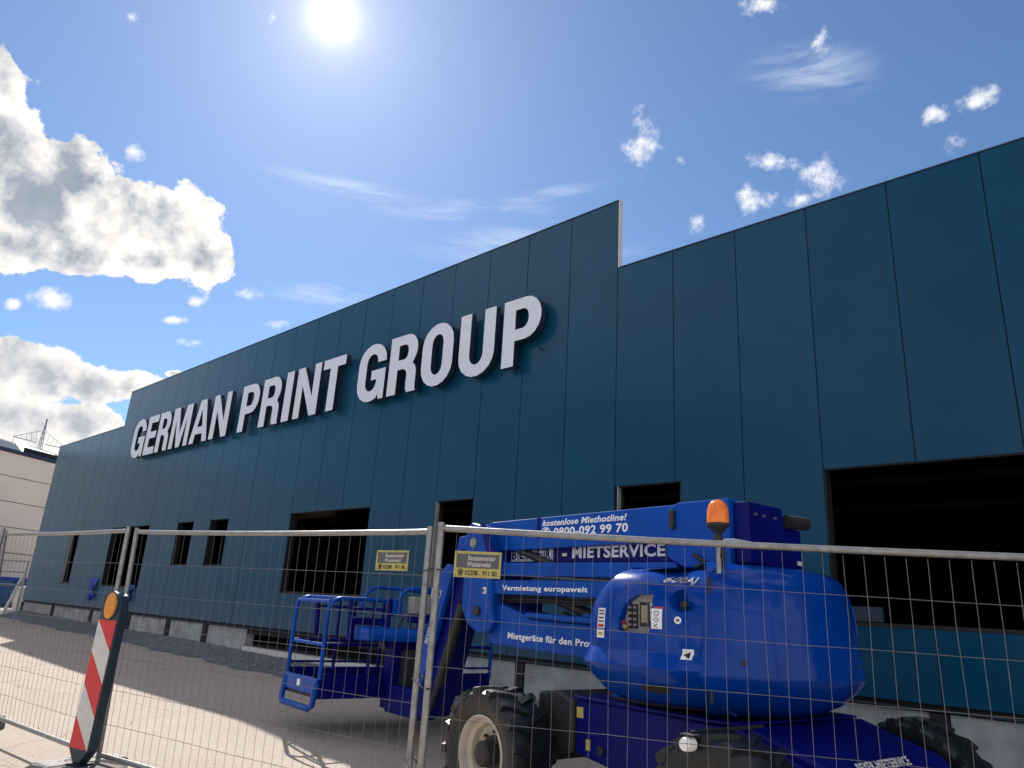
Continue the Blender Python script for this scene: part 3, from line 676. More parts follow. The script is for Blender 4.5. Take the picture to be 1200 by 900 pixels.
# slanted stripes as flat reflective sheets
def clipband(k0, k1):
    # band between lines z = k - slope*x ; clip to the rectangle
    sl = 1.0; pts = []
    def zl(k, x): return k-sl*x
    import itertools
    poly = [(-W2, zl(k0, -W2)), (W2, zl(k0, W2)), (W2, zl(k1, W2)), (-W2, zl(k1, -W2))]
    for lo, hi, sgn in ((z0+.01, None, 1), (z0+HB, None, -1)):
        out = []
        for i in range(len(poly)):
            a, b = poly[i-1], poly[i]; da, db = sgn*(a[1]-lo), sgn*(b[1]-lo)
            if da*db < 0: t = da/(da-db); out.append((a[0]+(b[0]-a[0])*t, a[1]+(b[1]-a[1])*t))
            if db >= 0: out.append(b)
        poly = out
        if not poly: return None
    return poly
k = z0-.125; i = 0
while k < z0+HB+.3:
    pl = clipband(k, k+.249)
    if pl and len(pl) > 2:
        m = MB(); m.prism(pl, -TH/2-.0025, -TH/2-.0005); m.build('red_stripe' if i % 2 == 0 else 'white_stripe', M_['red'] if i % 2 == 0 else M_['offwhite'], bk)
    k += .25; i += 1
m = MB(); m.lathe([(.0, -.055), (.03, -.053), (.06, -.044), (.082, -.028), (.09, -.0), (.09, .02), (0, .02)], (0, -TH/2+.004, z0+HB+.115), 'y', 28)
ln = m.build('lamp_lens', M_['lens'], bk, smooth=50); ln.scale = (.86, .6, 1.28); ln.location = (0, -.4*.046, -(z0+HB+.115)*.28)
m = MB(); m.lathe([(.088, -.010), (.104, -.010), (.104, .01), (.088, .01)], (0, -TH/2, z0+HB+.115), 'y', 28); lh = m.build('lamp_housing', M_['board'], bk, smooth=40); lh.scale = (1, 1, 1.15); lh.location = (0, 0, -(z0+HB+.115)*.15)
m = MB(); m.box((-.03, -.02, -.02), (.03, .02, z0-.05)); m.build('spigot', M_['board'], bk)
bf = empty('rubber_base', (-6.90, 2.48, 0), R(21), 'dark recycled rubber foot holding the warning board', 'board foot')
m = MB(); m.prism([(-.40, 0), (.40, 0), (.40, .07), (.30, .12), (-.30, .12), (-.40, .07)], -.20, .20); m.build('block', M_['recycled'], bf, bevel=.012)
m = MB(); m.box((-.07, -.07, .12), (.07, .07, .135)); m.build('socket', M_['dark'], bf)
bk.rotation_euler = (R(-.8), R(.6), R(14))

# ------------------------------------------------------------------ the boom lift
# local frame: x towards the tail, y away from the fence, z up (author coordinates a = distance forward, p = depth)
A0, P0, Z0 = 3.6, 4.75, .032
SC = 1.09
dv = Vector((-.98973693, .14290137, 0)); nv_ = Vector((.14290137, .98973693, 0))
loc = dv*(A0*SC)+nv_*(P0*SC); loc.z = -.10
lift = empty('boom_lift', loc, math.atan2(-.14290137, .98973693), 'blue articulated boom lift with folded booms and a work basket, parked behind the fence', 'boom lift', scale=SC)
def q_(a, p, z): return (-(a-A0), p-P0, z-Z0)
class LB_(MB):
    def bx(s, a0, a1, p0, p1, z0, z1, mi=0): return s.box(q_(a0, p0, z0), q_(a1, p1, z1), mi)
    def pr(s, pts, p0, p1, mi=0): return s.prism([(-(a-A0), z-Z0) for a, z in pts], p0-P0, p1-P0, 'y', mi)
    def pz(s, pts, z0, z1, mi=0): return s.prism([(-(a-A0), p-P0) for a, p in pts], z0-Z0, z1-Z0, 'z', mi)
    def tb(s, pts, r, n=10, **k): return s.tube([q_(*p) for p in pts], r, n, **k)
    def la(s, prof, a, p, z, axis='y', n=32, **k): return s.lathe(prof, q_(a, p, z), axis, n, **k)
def ltext(name, s, a, p, z, size, width=None, m='white', parent=lift, **k): return text(name, s, q_(a, p, z), size, M_[m], parent, width=width, **k)

# wheels
def wheel_meshes():
    t = MB(); Rr = .459; w = .185; r = .262
    prof = [(r, -w*.80), (r+.03, -w*.92), (Rr*.80, -w*1.02), (Rr*.90, -w*.98), (Rr*.945, -w*.80), (Rr*.955, 0), (Rr*.945, w*.80), (Rr*.90, w*.98), (Rr*.80, w*1.02), (r+.03, w*.92), (r, w*.80)]
    t.lathe(prof, (0, 0, 0), 'y', 48, close=True)
    nl = 17
    for sgn in (-1, 1):
        for i in range(nl):
            a0 = 2*math.pi*(i+(.5 if sgn > 0 else 0))/nl
            def pt(da, y, rr): a = a0+da; return (rr*math.cos(a), y, rr*math.sin(a))
            sh = .17
            sec = [(w*1.03*sgn, sh, .075, Rr*.86, Rr*.985), (w*.85*sgn, sh*.85, .072, Rr*.93, Rr*1.0), (w*.35*sgn, sh*.30, .060, Rr*.94, Rr*1.005), (-w*.06*sgn, -.03, .052, Rr*.94, Rr*1.0)]
            vs = []
            for y, da, hw, r0, r1 in sec: vs += [pt(da-hw, y, r0), pt(da-hw*.8, y, r1), pt(da+hw*.8, y, r1), pt(da+hw, y, r0)]
            fs = [(0, 1, 2, 3), (12, 15, 14, 13)]
            for k in range(3): fs += [(k*4+j, (k+1)*4+j, (k+1)*4+(j+1) % 4, k*4+(j+1) % 4) for j in range(4)]
            t.add(vs, fs)
    tm = t.mesh(M_['tyre'], 32)
    q = MB(); q.lathe([(r+.004, -w*.86), (r-.008, -w*.90), (r-.020, -w*.80), (r-.030, -w*.55), (r-.062, -w*.45), (r-.075, -w*.20), (r-.10, -w*.10), (.12, -w*.06), (.12, .02), (r-.05, .03), (r-.02, w*.8), (r+.004, w*.86)], (0, 0, 0), 'y', 40, close=True); rm = q.mesh(M_['rim'], 32)
    h = MB(); h.lathe([(0, -.155), (.075, -.155), (.088, -.14), (.092, -.05), (.12, -.045), (.12, .02), (0, .02)], (0, 0, 0), 'y', 24, close=True)
    for i in range(8):
        a = 2*math.pi*i/8; h.lathe([(0, -.03), (.011, -.03), (.011, 0), (0, 0)], (.145*math.cos(a), -.016, .145*math.sin(a)), 'y', 6)
    hm = h.mesh(M_['black'], 35)
    return tm, rm, hm
TM, RM, HM = wheel_meshes()
for a, p, sgn in ((4.66, 3.735, 1), (2.55, 3.615, 1), (4.66, 5.72, -1), (2.50, 5.72, -1)):
    w = bpy.data.objects.new('wheel', None); C.objects.link(w); w.parent = lift; w.location = q_(a, p, .492); w.rotation_euler = (0, 0, 0 if sgn > 0 else math.pi)
    for nm, me in (('tyre', TM), ('rim', RM), ('hub', HM)):
        o = link(nm, me, w); o.rotation_euler = (0, random.random()*.3, 0)
# chassis
m = LB_(); m.pr([(4.12, .93), (4.12, .56), (3.62, .50), (3.2, .50), (3.0, .56), (2.25, .56), (2.15, .62), (2.15, .70), (2.75, .915)], 4.02, 5.45); chs = m.build('chassis', M_['navy'], lift, bevel=.015)
m = LB_(); m.pz([(4.12, 3.99), (2.95, 3.99), (2.78, 4.05), (2.74, 5.4), (4.12, 5.4)], .925, .945); m.build('deck_plate', M_['navy'], lift, bevel=.006)
m = LB_(); m.pr([(2.72, .935), (2.20, .78), (2.00, .56), (2.06, .52), (2.30, .55), (2.72, .88)], 4.06, 5.4); m.build('rear_cover', M_['navy'], lift, bevel=.02)
# lettering on the sloping rear cover
sl = Vector(q_(2.00, 0, .56))-Vector(q_(2.20, 0, .78)); slu = sl.normalized()   # down the slope
xr = Vector((0, 1, 0)); yr = -slu; zr = xr.cross(yr)
rotm = Matrix((xr, yr, zr)).transposed().to_euler()
for s_, pp, dz, sz, wd in (('BEYER-MIETSERVICE', 4.30, .02, .075, .62), ('Arbeitsb\u00fchnen & Teleskoplader', 4.42, .11, .055, .58), ('& Baumaschinen', 4.62, .185, .055, .36)):
    b = Vector(q_(2.20, pp, .78))+slu*dz+zr*.006
    text('lettering', s_, b, sz, M_['offwhite'], lift, rot=rotm, width=wd, bold=.02, depth=.001)
m = LB_(); m.pr([(4.52, .93), (4.30, .96), (4.13, .90), (4.13, .56), (4.36, .52), (4.52, .60)], 4.0, 5.4); m.build('front_frame', M_['black'], lift, bevel=.02)
m = LB_(); m.tb([(4.66, 3.86, .49), (4.66, 5.6, .49)], .085, 14); m.build('axle', M_['black'], lift, smooth=40)
m = LB_(); m.tb([(2.53, 3.76, .49), (2.51, 5.6, .49)], .085, 14); m.build('axle', M_['black'], lift, smooth=40)
for a0, z0_, w_ in ((4.12, .80, .075), (4.02, .60, .05)):
    m = LB_(); m.bx(a0-w_, a0-.01, 4.014, 4.022, z0_, z0_+.07); m.build('warning_sticker', M_['yellow'], lift)
m = LB_(); m.lathe([(0, -.01), (.03, -.01), (.03, .03), (0, .03)], q_(3.86, 4.01, .62), 'y', 16); m.build('lifting_eye', M_['black'], lift)
m = LB_(); m.lathe([(0, .0), (.62, 0), (.62, .05), (0, .05)], q_(3.62, 4.72, .95), 'z', 40); m.build('slew_ring', M_['black'], lift, smooth=40)
# small round work light in front of the near rear wheel
m = LB_(); m.lathe([(0, -.05), (.030, -.046), (.036, -.03), (.036, .02), (0, .02)], q_(2.62, 3.38, .895), 'y', 20); m.build('work_light', M_['lightglass'], lift, smooth=40)
m = LB_(); m.bx(2.58, 2.66, 3.35, 3.44, .935, .943); m.bx(2.61, 2.63, 3.40, 4.05, .944, .958); m.build('light_bracket', M_['black'], lift)

# hoods: stacked outlines, offset per level
def hood(name, outline, levels, m, sm=40):
    """outline (a,p) closed ccw/cw; levels: (z, ip, ia)"""
    n = len(outline); ns = []
    area = sum(outline[i][0]*outline[(i+1) % n][1]-outline[(i+1) % n][0]*outline[i][1] for i in range(n)); sg = 1 if area > 0 else -1
    for i in range(n):
        a, b = outline[i-1], outline[(i+1) % n]; tx, ty = b[0]-a[0], b[1]-a[1]; l = math.hypot(tx, ty); ns.append((ty/l*sg, -tx/l*sg))
    vs = []
    for z, ip, ia, fix in levels:
        for (a, p), (na, npp) in zip(outline, ns):
            wa, wp = fix(a, p) if fix else (1, 1)
            if wa == 0 and wp == 1: npp = -1.26 if name == 'tail_cover' else -1.1
            vs.append(q_(a-na*ia*wa, p-npp*ip*wp, z))
    mb = MB(); k = len(levels); fs = [(j*n+i, j*n+(i+1) % n, (j+1)*n+(i+1) % n, (j+1)*n+i) for j in range(k-1) for i in range(n)]
    fs += [tuple(range(n)), tuple((k-1)*n+i for i in range(n))]
    mb.add(vs, fs); return mb.build(name, m, lift, smooth=sm)
def smoothline(pts, k=4):
    out = []
    for i in range(len(pts)-1):
        p0 = pts[max(0, i-1)]; p1 = pts[i]; p2 = pts[i+1]; p3 = pts[min(len(pts)-1, i+2)]
        for j in range(k):
            t = j/k; out.append(tuple(.5*((2*p1[c])+(-p0[c]+p2[c])*t+(2*p0[c]-5*p1[c]+4*p2[c]-p3[c])*t*t+(-p0[c]+3*p1[c]-3*p2[c]+p3[c])*t**3) for c in (0, 1)))
    out.append(pts[-1]); return out
def levels(raw, k=3, fix=None):
    out = []
    for i in range(len(raw)-1):
        for j in range(k):
            t = j/k; out.append((*[raw[i][c]+(raw[i+1][c]-raw[i][c])*t for c in range(3)], fix))
    out.append((*raw[-1], fix)); return out
def lv(z): return z
# near front hood
fh = smoothline([(2.865, 3.80), (3.0, 3.69), (3.2, 3.61), (3.45, 3.585), (3.62, 3.61), (3.73, 3.70), (3.79, 3.86), (3.80, 4.05), (3.78, 4.22)], 4)+[(3.6, 4.28), (3.2, 4.28), (2.865, 4.28)]
flat = lambda a, p: (1, 1) if (p < 4.25 and a > 2.88) else ((0, 1) if p < 4.25 and a < 2.88 and p < 3.95 else (0, 0))
RAW = [(.99, .34, .24), (1.04, .20, .14), (1.12, .10, .06), (1.205, .005, .01), (1.222, .0, .0), (1.30, .045, .015), (1.315, .06, .02), (1.42, .060, .02), (1.52, .064, .035), (1.60, .074, .06), (1.67, .094, .12), (1.73, .125, .205), (1.77, .165, .30), (1.80, .215, .42), (1.822, .285, .56), (1.835, .37, .70)]
hd = hood('hood', fh, levels(RAW, 1, flat), M_['blue2'])
# cut the control recess
def boolean_cut(ob, cutter):
    md = ob.modifiers.new('b', 'BOOLEAN'); md.operation = 'DIFFERENCE'; md.object = cutter; md.solver = 'EXACT'
    dg = bpy.context.evaluated_depsgraph_get(); dg.update(); me = bpy.data.meshes.new_from_object(ob.evaluated_get(dg))
    ob.modifiers.clear(); ob.data = me; bpy.data.objects.remove(cutter)
cut = LB_(); cut.pr([(3.375, 1.425), (3.372, 1.50), (3.352, 1.56), (3.318, 1.607), (3.265, 1.644), (3.145, 1.655), (3.142, 1.523), (3.15, 1.418), (3.264, 1.418)], 3.4, 3.81); boolean_cut(hd, cut.build('cutter', M_['dark'], lift))
cut = LB_(); cut.lathe([(0, -.3), (.075, -.3), (.075, .075), (0, .075)], q_(2.975, 3.78, 1.63), 'y', 24); boolean_cut(hd, cut.build('cutter', M_['dark'], lift))
cp = LB_(); cp.pz([(3.42, 3.700), (3.125, 3.760), (3.125, 3.78), (3.42, 3.72)], 1.40, 1.668); cpo = cp.build('control_panel', M_['grey'], lift)
def pan(a): return 3.700+(3.42-a)*.205
def plate(name, a0, a1, z0_, z1_, mm, lift_=.003):
    m = LB_(); m.pz([(a0, pan(a0)-lift_), (a1, pan(a1)-lift_), (a1, pan(a1)+.004), (a0, pan(a0)+.004)], z0_, z1_); return m.build(name, M_[mm], cpo)
plate('switch_plate', 3.352, 3.278, 1.44, 1.59, 'dark'); plate('display_bezel', 3.268, 3.196, 1.455, 1.605, 'black', .0035)
plate('display', 3.254, 3.212, 1.48, 1.585, 'screen', .006); plate('instruction_label', 3.192, 3.158, 1.455, 1.60, 'white')
for i in range(4): plate('label_print', 3.188, 3.163, 1.47+.033*i, 1.485+.033*i, 'signgrey', .005)
for i in range(2):
    for j in range(4):
        a_ = 3.297+.036*i; m = LB_(); m.lathe([(0, -.014), (.008, -.014), (.010, 0), (0, 0)], q_(a_, pan(a_)-.003, 1.462+.036*j), 'y', 10); m.build('switch', M_['grey'], cpo)
for a_, z_, mm in ((3.375, 1.475, 'redstop'), (3.36, 1.448, 'yellow')):
    m = LB_(); m.lathe([(0, -.03), (.014, -.028), (.016, -.012), (.009, -.01), (.009, 0), (0, 0)], q_(a_, pan(a_), z_), 'y', 16); m.build('stop_button', M_[mm], cpo, smooth=40)
m = LB_(); m.lathe([(0, -.035), (.022, -.033), (.026, 0), (0, 0)], q_(2.985, 3.835, 1.60), 'y', 18); m.build('filler_cap', M_['black'], lift, smooth=40)
# stickers on the hood side, each moulded on the curved skin
from mathutils.bvhtree import BVHTree
HB = BVHTree.FromPolygons([v.co[:] for v in hd.data.vertices], [p.vertices[:] for p in hd.data.polygons])
def skin(a, z):
    o_ = Vector(q_(a, 3.2, z)); h_, n_, i_, d_ = HB.ray_cast(o_, Vector((0, 1, 0))); return (h_.y+P0 if h_ else 3.8), (n_ if n_ else Vector((0, -1, 0)))
def sticker(name, a0, a1, z0_, z1_, m='white', off=.003, tilt=0., flat=None):
    q = LB_(); k = 1 if flat else 4; vs = []
    for lay in (off, -.003):
        for j in range(k+1):
            for i in range(k+1):
                a_ = a0+(a1-a0)*i/k-tilt*j/k; z_ = z0_+(z1_-z0_)*j/k; vs.append(q_(a_, (flat or skin(a_, z_)[0])-lay, z_))
    n = k+1; o2 = n*n; fs = []
    for j in range(k):
        for i in range(k): fs += [(j*n+i, j*n+i+1, (j+1)*n+i+1, (j+1)*n+i), (o2+j*n+i, o2+(j+1)*n+i, o2+(j+1)*n+i+1, o2+j*n+i+1)]
    for i in range(k): fs += [(i, o2+i, o2+i+1, i+1), (k*n+i, k*n+i+1, o2+k*n+i+1, o2+k*n+i), (i*n, (i+1)*n, o2+(i+1)*n, o2+i*n), (i*n+k, o2+i*n+k, o2+(i+1)*n+k, (i+1)*n+k)]
    q.add(vs, fs); return q.build(name, M_[m], lift)
def onskin(name, s_, a, z, size, m='dark', **k):
    """print lettering and mould every vertex onto the skin"""
    o = text(name, s_, (0, 0, 0), size, M_[m], lift, rot=(0, 0, 0), **k)
    for v in o.data.vertices:
        x, y, d = v.co; aa_ = a-x; p_ = skin(aa_, z+y)[0]; v.co = Vector(q_(aa_, p_-.006-d*.3, z+y))
    return o
sticker('instruction_sticker', 3.136, 3.074, 1.448, 1.568, tilt=-.004); sticker('sticker_band', 3.132, 3.070, 1.570, 1.580, 'redstop')
for z_, s_ in ((1.528, '\u25a1'), (1.490, '\u25c7'), (1.455, '\u2715')): onskin('pictogram', s_, 3.126, z_, .036)
sticker('instruction_sticker', 3.566, 3.496, 1.430, 1.556); sticker('instruction_sticker', 3.570, 3.498, 1.370, 1.424)
for z_ in (1.535, 1.515, 1.49, 1.468): sticker('print_line', 3.556, 3.504, z_, z_+.010, 'signgrey', .006)
sticker('print_line', 3.556, 3.504, 1.436, 1.455, 'redstop', .006); sticker('print_line', 3.556, 3.510, 1.385, 1.405, 'yellow', .006)
ps_, ns_ = skin(2.990, 1.506); m = LB_(); m.lathe([(0, -.003), (.022, -.003), (.022, .006), (0, .006)], (0, 0, 0), 'y', 20); o = m.build('round_sticker', M_['white'], lift); o.location = q_(2.990, ps_, 1.506); o.rotation_euler = (-ns_).to_track_quat('Y', 'Z').to_euler()
m = MB(); m.box((-.010, -.0045, -.008), (.010, -.0032, .008)); o2_ = m.build('print_mark', M_['signgrey'], lift); o2_.location = o.location; o2_.rotation_euler = o.rotation_euler
sticker('warning_sticker', 2.962, 2.912, 1.283, 1.342); onskin('pictogram', '\u25c0', 2.957, 1.293, .042)
onskin('model_lettering', '600AJ', 3.13, 1.735, .055, m='grey', width=.17, bold=.02)
# tail cover: half round
tl = []
for i in range(0, 33):
    th = R(-127.5-(i/32)*105+0)
    ca, cp_ = 3.56+1.13*math.cos(th), 4.70+1.13*math.sin(th); tl.append((ca, cp_))
tl = [t for t in tl]
tl += [(2.95, 5.66), (3.3, 5.80), (3.6, 5.8), (3.75, 5.6), (3.78, 5.2), (3.3, 5.15), (2.95, 5.15), (2.90, 4.7), (2.87, 4.3)]
RAWT = [(.965, .28, .28), (1.03, .15, .15), (1.10, .075, .075), (1.19, .0, .0), (1.21, .0, .0), (1.40, .035, .035), (1.55, .045, .045), (1.68, .06, .06), (1.76, .085, .085), (1.82, .125, .12), (1.86, .19, .18), (1.88, .30, .28)]
tflat = lambda a, p: (0, 0) if (a > 2.8 and (4.2 < p < 5.2)) else ((0, 1) if (a > 2.84 and p < 4.5) else (1, 1))
tco = hood('tail_cover', tl, levels(RAWT, 1, tflat), M_['blue2'])
m = LB_(); m.bx(3.75, 2.88, 4.24, 5.2, 1.0, 1.45); m.build('turntable', M_['navy'], lift, bevel=.02)
# vent slots, latches, hinge plates and seams on the hoods
TB = BVHTree.FromPolygons([v.co[:] for v in tco.data.vertices], [p.vertices[:] for p in tco.data.polygons])
def tskin(th, z):
    c_ = Vector(q_(3.56, 4.70, z)); d_ = Vector((-math.cos(th), math.sin(th), 0)); h_, n_, i_, dd = TB.ray_cast(c_+d_*2.2, -d_, 3); return h_, n_, d_
def skinbar(name, th, z0_, z1_, w_, h_, m):
    q = MB(); k = 6; vs = []
    for j in range(k+1):
        z_ = z0_+(z1_-z0_)*j/k; p_, n_, d_ = tskin(th, z_); t_ = Vector((-d_.y, d_.x, 0))
        for du, dr in ((-w_, -.004), (w_, -.004), (w_*.7, h_), (-w_*.7, h_)): vs.append(p_+t_*du+d_*dr)
    q.add(vs, [(0, 1, 2, 3), (k*4+3, k*4+2, k*4+1, k*4)]+[(j*4+i, j*4+(i+1) % 4, (j+1)*4+(i+1) % 4, (j+1)*4+i) for j in range(k) for i in range(4)])
    return q.build(name, M_[m], lift)
for i in range(7): skinbar('vent_rib', R(-205-i*3.4), 1.46, 1.66, .012, .007, 'blue2')
for th_, z_ in ((-141, 1.285), (-190, 1.285), (-228, 1.30)):
    p_, n_, d_ = tskin(R(th_), z_); q = MB(); q.lathe([(0, -.004), (.017, -.004), (.019, .004), (0, .006)], (0, 0, 0), 'z', 14); o = q.build('hood_latch', M_['black'], lift, smooth=40); o.location = p_; o.rotation_euler = d_.to_track_quat('Z', 'Y').to_euler()
for z_ in (1.10, 1.72):
    p_, n_, d_ = tskin(R(-131.5), z_); t_ = Vector((-d_.y, d_.x, 0)); q = MB(); q.tube([p_+d_*.006+Vector((0, 0, -.05)), p_+d_*.006+Vector((0, 0, .05))], .011, 8); q.build('hinge', M_['black'], lift, smooth=40)
ps_, ns_ = skin(3.15, 1.10); q = MB(); q.lathe([(0, -.004), (.075, -.004), (.082, .006), (0, .008)], (0, 0, 0), 'z', 20); o = q.build('hand_hold', M_['black'], lift, smooth=40); o.location = q_(3.15, ps_-.002, 1.10); o.rotation_euler = ns_.to_track_quat('Z', 'Y').to_euler(); o.scale = (1.2, .45, 1)
# beacon
m = LB_(); m.tb([(2.82, 3.96, 1.80), (2.82, 3.96, 1.99)], .016, 10); m.build('beacon_stem', M_['steel'], lift, smooth=40)
m = LB_(); m.tb([(2.80, 3.96, 1.90), (2.80, 3.98, 1.98), (2.81, 3.99, 1.83)], .010, 6); m.build('cable', M_['dark'], lift, smooth=60)
m = LB_(); m.lathe([(0, 0), (.024, 0), (.03, .03), (.024, .06), (.052, .09), (.070, .105), (.073, .125), (0, .125)], q_(2.82, 3.96, 1.985), 'z', 28); m.build('beacon_base', M_['black'], lift, smooth=40)
m = LB_(); m.lathe([(0, 0), (.067, 0), (.069, .02), (.066, .09), (.055, .125), (.038, .146), (.018, .155), (0, .157)], q_(2.82, 3.96, 2.105), 'z', 28); m.build('beacon_lens', M_['orange'], lift, smooth=40)

# tower: lower arm, link, upright, upper arm
m = LB_(); m.pr([(5.72, 1.20), (5.86, 1.30), (5.82, 1.50), (5.60, 1.56), (5.35, 1.50), (5.10, 1.44), (3.6, 1.42), (3.6, 1.16), (5.28, 1.185)], 4.44, 4.84); m.build('lower_arm', M_['blue'], lift, bevel=.02)
m = LB_(); m.tb([(5.20, 4.43, 1.475), (3.9, 4.43, 1.452)], .026, 12); m.build('arm_pipe', M_['blue'], lift, smooth=40)
m = LB_(); m.pr([(5.80, 1.78), (3.55, 1.765), (3.55, 1.635), (5.80, 1.65)], 4.40, 4.52); m.build('tower_link', M_['blue'], lift, bevel=.015)
m = LB_(); m.pr([(5.84, 1.937), (3.50, 1.917), (3.50, 1.80), (5.84, 1.815)], 4.40, 4.84); m.build('upper_arm', M_['blue'], lift, bevel=.015)
m = LB_(); m.pr([(6.02, 2.16), (3.50, 2.19), (3.50, 1.93), (5.90, 1.94)], 4.60, 4.95); m.build('upper_arm_box', M_['navy'], lift, bevel=.012)
m = LB_(); m.pr([(6.14, 2.30), (6.06, 2.335), (5.88, 2.30), (5.70, 1.90), (5.66, 1.50), (5.60, 1.40), (5.68, 1.30), (5.86, 1.28), (6.03, 1.36), (6.14, 1.50)], 4.36, 4.90); m.build('upright', M_['blue'], lift, bevel=.03)
m = LB_(); m.lathe([(0, -.02), (.045, -.02), (.05, .02), (0, .02)], q_(5.86, 4.36, 1.485), 'y', 20); m.build('pivot_pin', M_['black'], lift, smooth=40)
m = LB_(); m.lathe([(0, -.02), (.045, -.02), (.05, .02), (0, .02)], q_(5.99, 4.36, 2.13), 'y', 20); m.build('pivot_pin', M_['grey'], lift, smooth=40)
m = LB_(); m.bx(5.955, 5.915, 4.352, 4.36, 1.905, 2.0); m.build('slot_cover', M_['navy'], lift)
sticker('data_plate', 5.79, 5.74, 1.645, 1.705, flat=4.358); ltext('pictogram', 'B', 5.783, 4.350, 1.655, .05, m='dark')
m = LB_(); m.pr([(5.90, 2.315), (5.83, 2.315), (5.56, 1.93), (5.56, 1.80), (5.64, 1.80)], 4.345, 4.36); m.build('edge_plate', M_['navy'], lift)
m = LB_(); m.pr([(5.60, 1.64), (5.42, 1.64), (5.42, 1.45), (5.60, 1.50)], 4.6, 4.8); m.build('arm_web', M_['navy'], lift)
# tower lift cylinders
m = LB_(); m.tb([(5.50, 4.55, 2.06), (4.80, 4.55, 1.86)], .035, 12); m.build('cylinder', M_['black'], lift, smooth=40)
m = LB_(); m.tb([(5.0, 4.6, 1.63), (4.35, 4.6, 1.44)], .05, 12); m.tb([(4.9, 4.6, 1.5), (4.45, 4.6, 1.38)], .03, 10); m.build('cylinder', M_['black'], lift, smooth=40)
m = LB_(); m.pr([(4.62, 1.46), (4.50, 1.52), (4.40, 1.50), (4.36, 1.42)], 4.46, 4.62); m.build('cylinder_bracket', M_['blue'], lift, bevel=.01)
# hoses
for dz_, dp in ((0, 0), (.022, .02), (-.02, .03)):
    m = LB_(); m.tb([(5.7, 4.50+dp, 1.60+dz_), (5.2, 4.52+dp, 1.615+dz_), (4.6, 4.5+dp, 1.605+dz_), (4.0, 4.5+dp, 1.62+dz_), (3.6, 4.5+dp, 1.60+dz_)], .011, 6); m.build('hose', M_['black'], lift, smooth=60)
for k_ in range(3):
    m = LB_(); m.tb([(6.08+.03*k_, 4.62, 1.40), (6.22+.03*k_, 4.66, 1.75), (6.16, 4.70, 2.1), (5.98, 4.7, 2.2)], .012, 6); m.build('hose', M_['black'], lift, smooth=60)
# main boom
m = LB_(); m.pr([(6.12, 2.31), (5.90, 2.345), (3.40, 2.36), (3.40, 2.088), (5.62, 2.058), (6.05, 2.065)], 4.50, 4.86); m.build('main_boom', M_['blue'], lift, bevel=.012)
m = LB_(); m.bx(5.02+.18, 5.02+.14, 4.494, 4.50, 2.16, 2.352); m.build('boom_seam', M_['navy'], lift)
m = LB_(); m.pr([(6.55, 2.23), (6.10, 2.27), (6.10, 2.08), (6.45, 1.98), (6.58, 2.06)], 4.56, 4.80); m.build('fly_boom', M_['blue'], lift, bevel=.01)
ltext('lettering', 'kostenlose Miethotline!', 5.125, 4.497, 2.268, .075, width=1.04, shear=.22, bold=.026)
ltext('lettering', '\u2706 0800-092 99 70', 5.14, 4.497, 2.175, .098, width=1.07, bold=.026)
ltext('lettering', 'Vermietung europaweit', 5.545, 4.397, 1.685, .062, width=1.13, bold=.026)
ltext('lettering', 'Mietger\u00e4te f\u00fcr den Profi', 5.47, 4.437, 1.262, .075, width=1.10, bold=.026)
# boxed letters BEYER and -MIETSERVICE on the upper arm box
aa = 5.68
for ch in 'BEYER':
    f = LB_(); f.bx(aa, aa-.110, 4.594, 4.599, 1.962, 2.092); f.build('letter_field', M_['white'], lift)
    f = LB_(); f.bx(aa-.009, aa-.101, 4.590, 4.5935, 1.972, 2.082); f.build('letter_frame', M_['navy'], lift)
    f = LB_(); f.bx(aa-.012, aa-.098, 4.587, 4.5895, 1.975, 2.079); f.build('letter_panel', M_['white'], lift)
    ltext('lettering', ch, aa-.021, 4.585, 1.985, .12, m='navy', width=.068, bold=.03); aa -= .124
ltext('lettering', '-', 4.95, 4.597, 1.985, .135, width=.06, bold=.05); ltext('lettering', 'MIETSERVICE', 4.82, 4.597, 1.985, .135, width=1.05, bold=.03)
ltext('lettering', 'GEBR\u00dcDER', 5.62, 4.597, 2.10, .05, width=.5, bold=.02)
# block at the boom heel
m = LB_(); m.pr([(3.56, 2.30), (3.46, 2.345), (3.02, 2.345), (3.02, 1.87), (3.40, 1.87), (3.56, 1.95)], 4.36, 5.05); m.build('boom_heel', M_['blue'], lift, bevel=.012)
m = LB_(); m.bx(3.02, 2.90, 4.42, 4.86, 1.90, 2.325); m.bx(2.995, 2.93, 4.86, 5.14, 1.90, 2.20); m.build('heel_plate', M_['navy'], lift, bevel=.012)
m = LB_(); m.tb([(2.90, 4.90, 2.235), (2.90, 5.16, 2.25)], .05, 12); m.build('rubber_buffer', M_['black'], lift, smooth=50, bevel=.0)
for a_, z_ in ((3.49, 2.27),):
    m = LB_(); m.pr([(a_+.02, z_+.03), (a_-.012, z_+.01), (a_-.015, z_-.09), (a_+.0, z_-.13), (a_+.035, z_-.10), (a_+.03, z_-.03)], 4.33, 4.36); m.build('pin_lock', M_['black'], lift, bevel=.006)
for a_, z_ in ((2.895, 2.25),):
    for p_ in (4.50, 4.60, 4.74):
        m = LB_(); m.tb([(2.90, p_, 2.24), (2.885, p_, 2.24)], .010, 8); m.build('bolt', M_['steel'], lift)
m = LB_(); m.bx(2.926, 2.92, 5.06, 5.12, 1.94, 1.97); m.build('small_plate', M_['offwhite'], lift)
m = LB_(); m.bx(2.90, 2.80, 4.1, 4.3, 1.99, 2.03); m.build('lamp_glass', M_['roofpale'], lift, bevel=.005)
m = LB_(); m.tb([(3.30, 4.34, 1.96), (3.20, 4.34, 1.90), (3.28, 4.34, 1.87)], .018, 8); m.build('hose_clamp', M_['black'], lift)
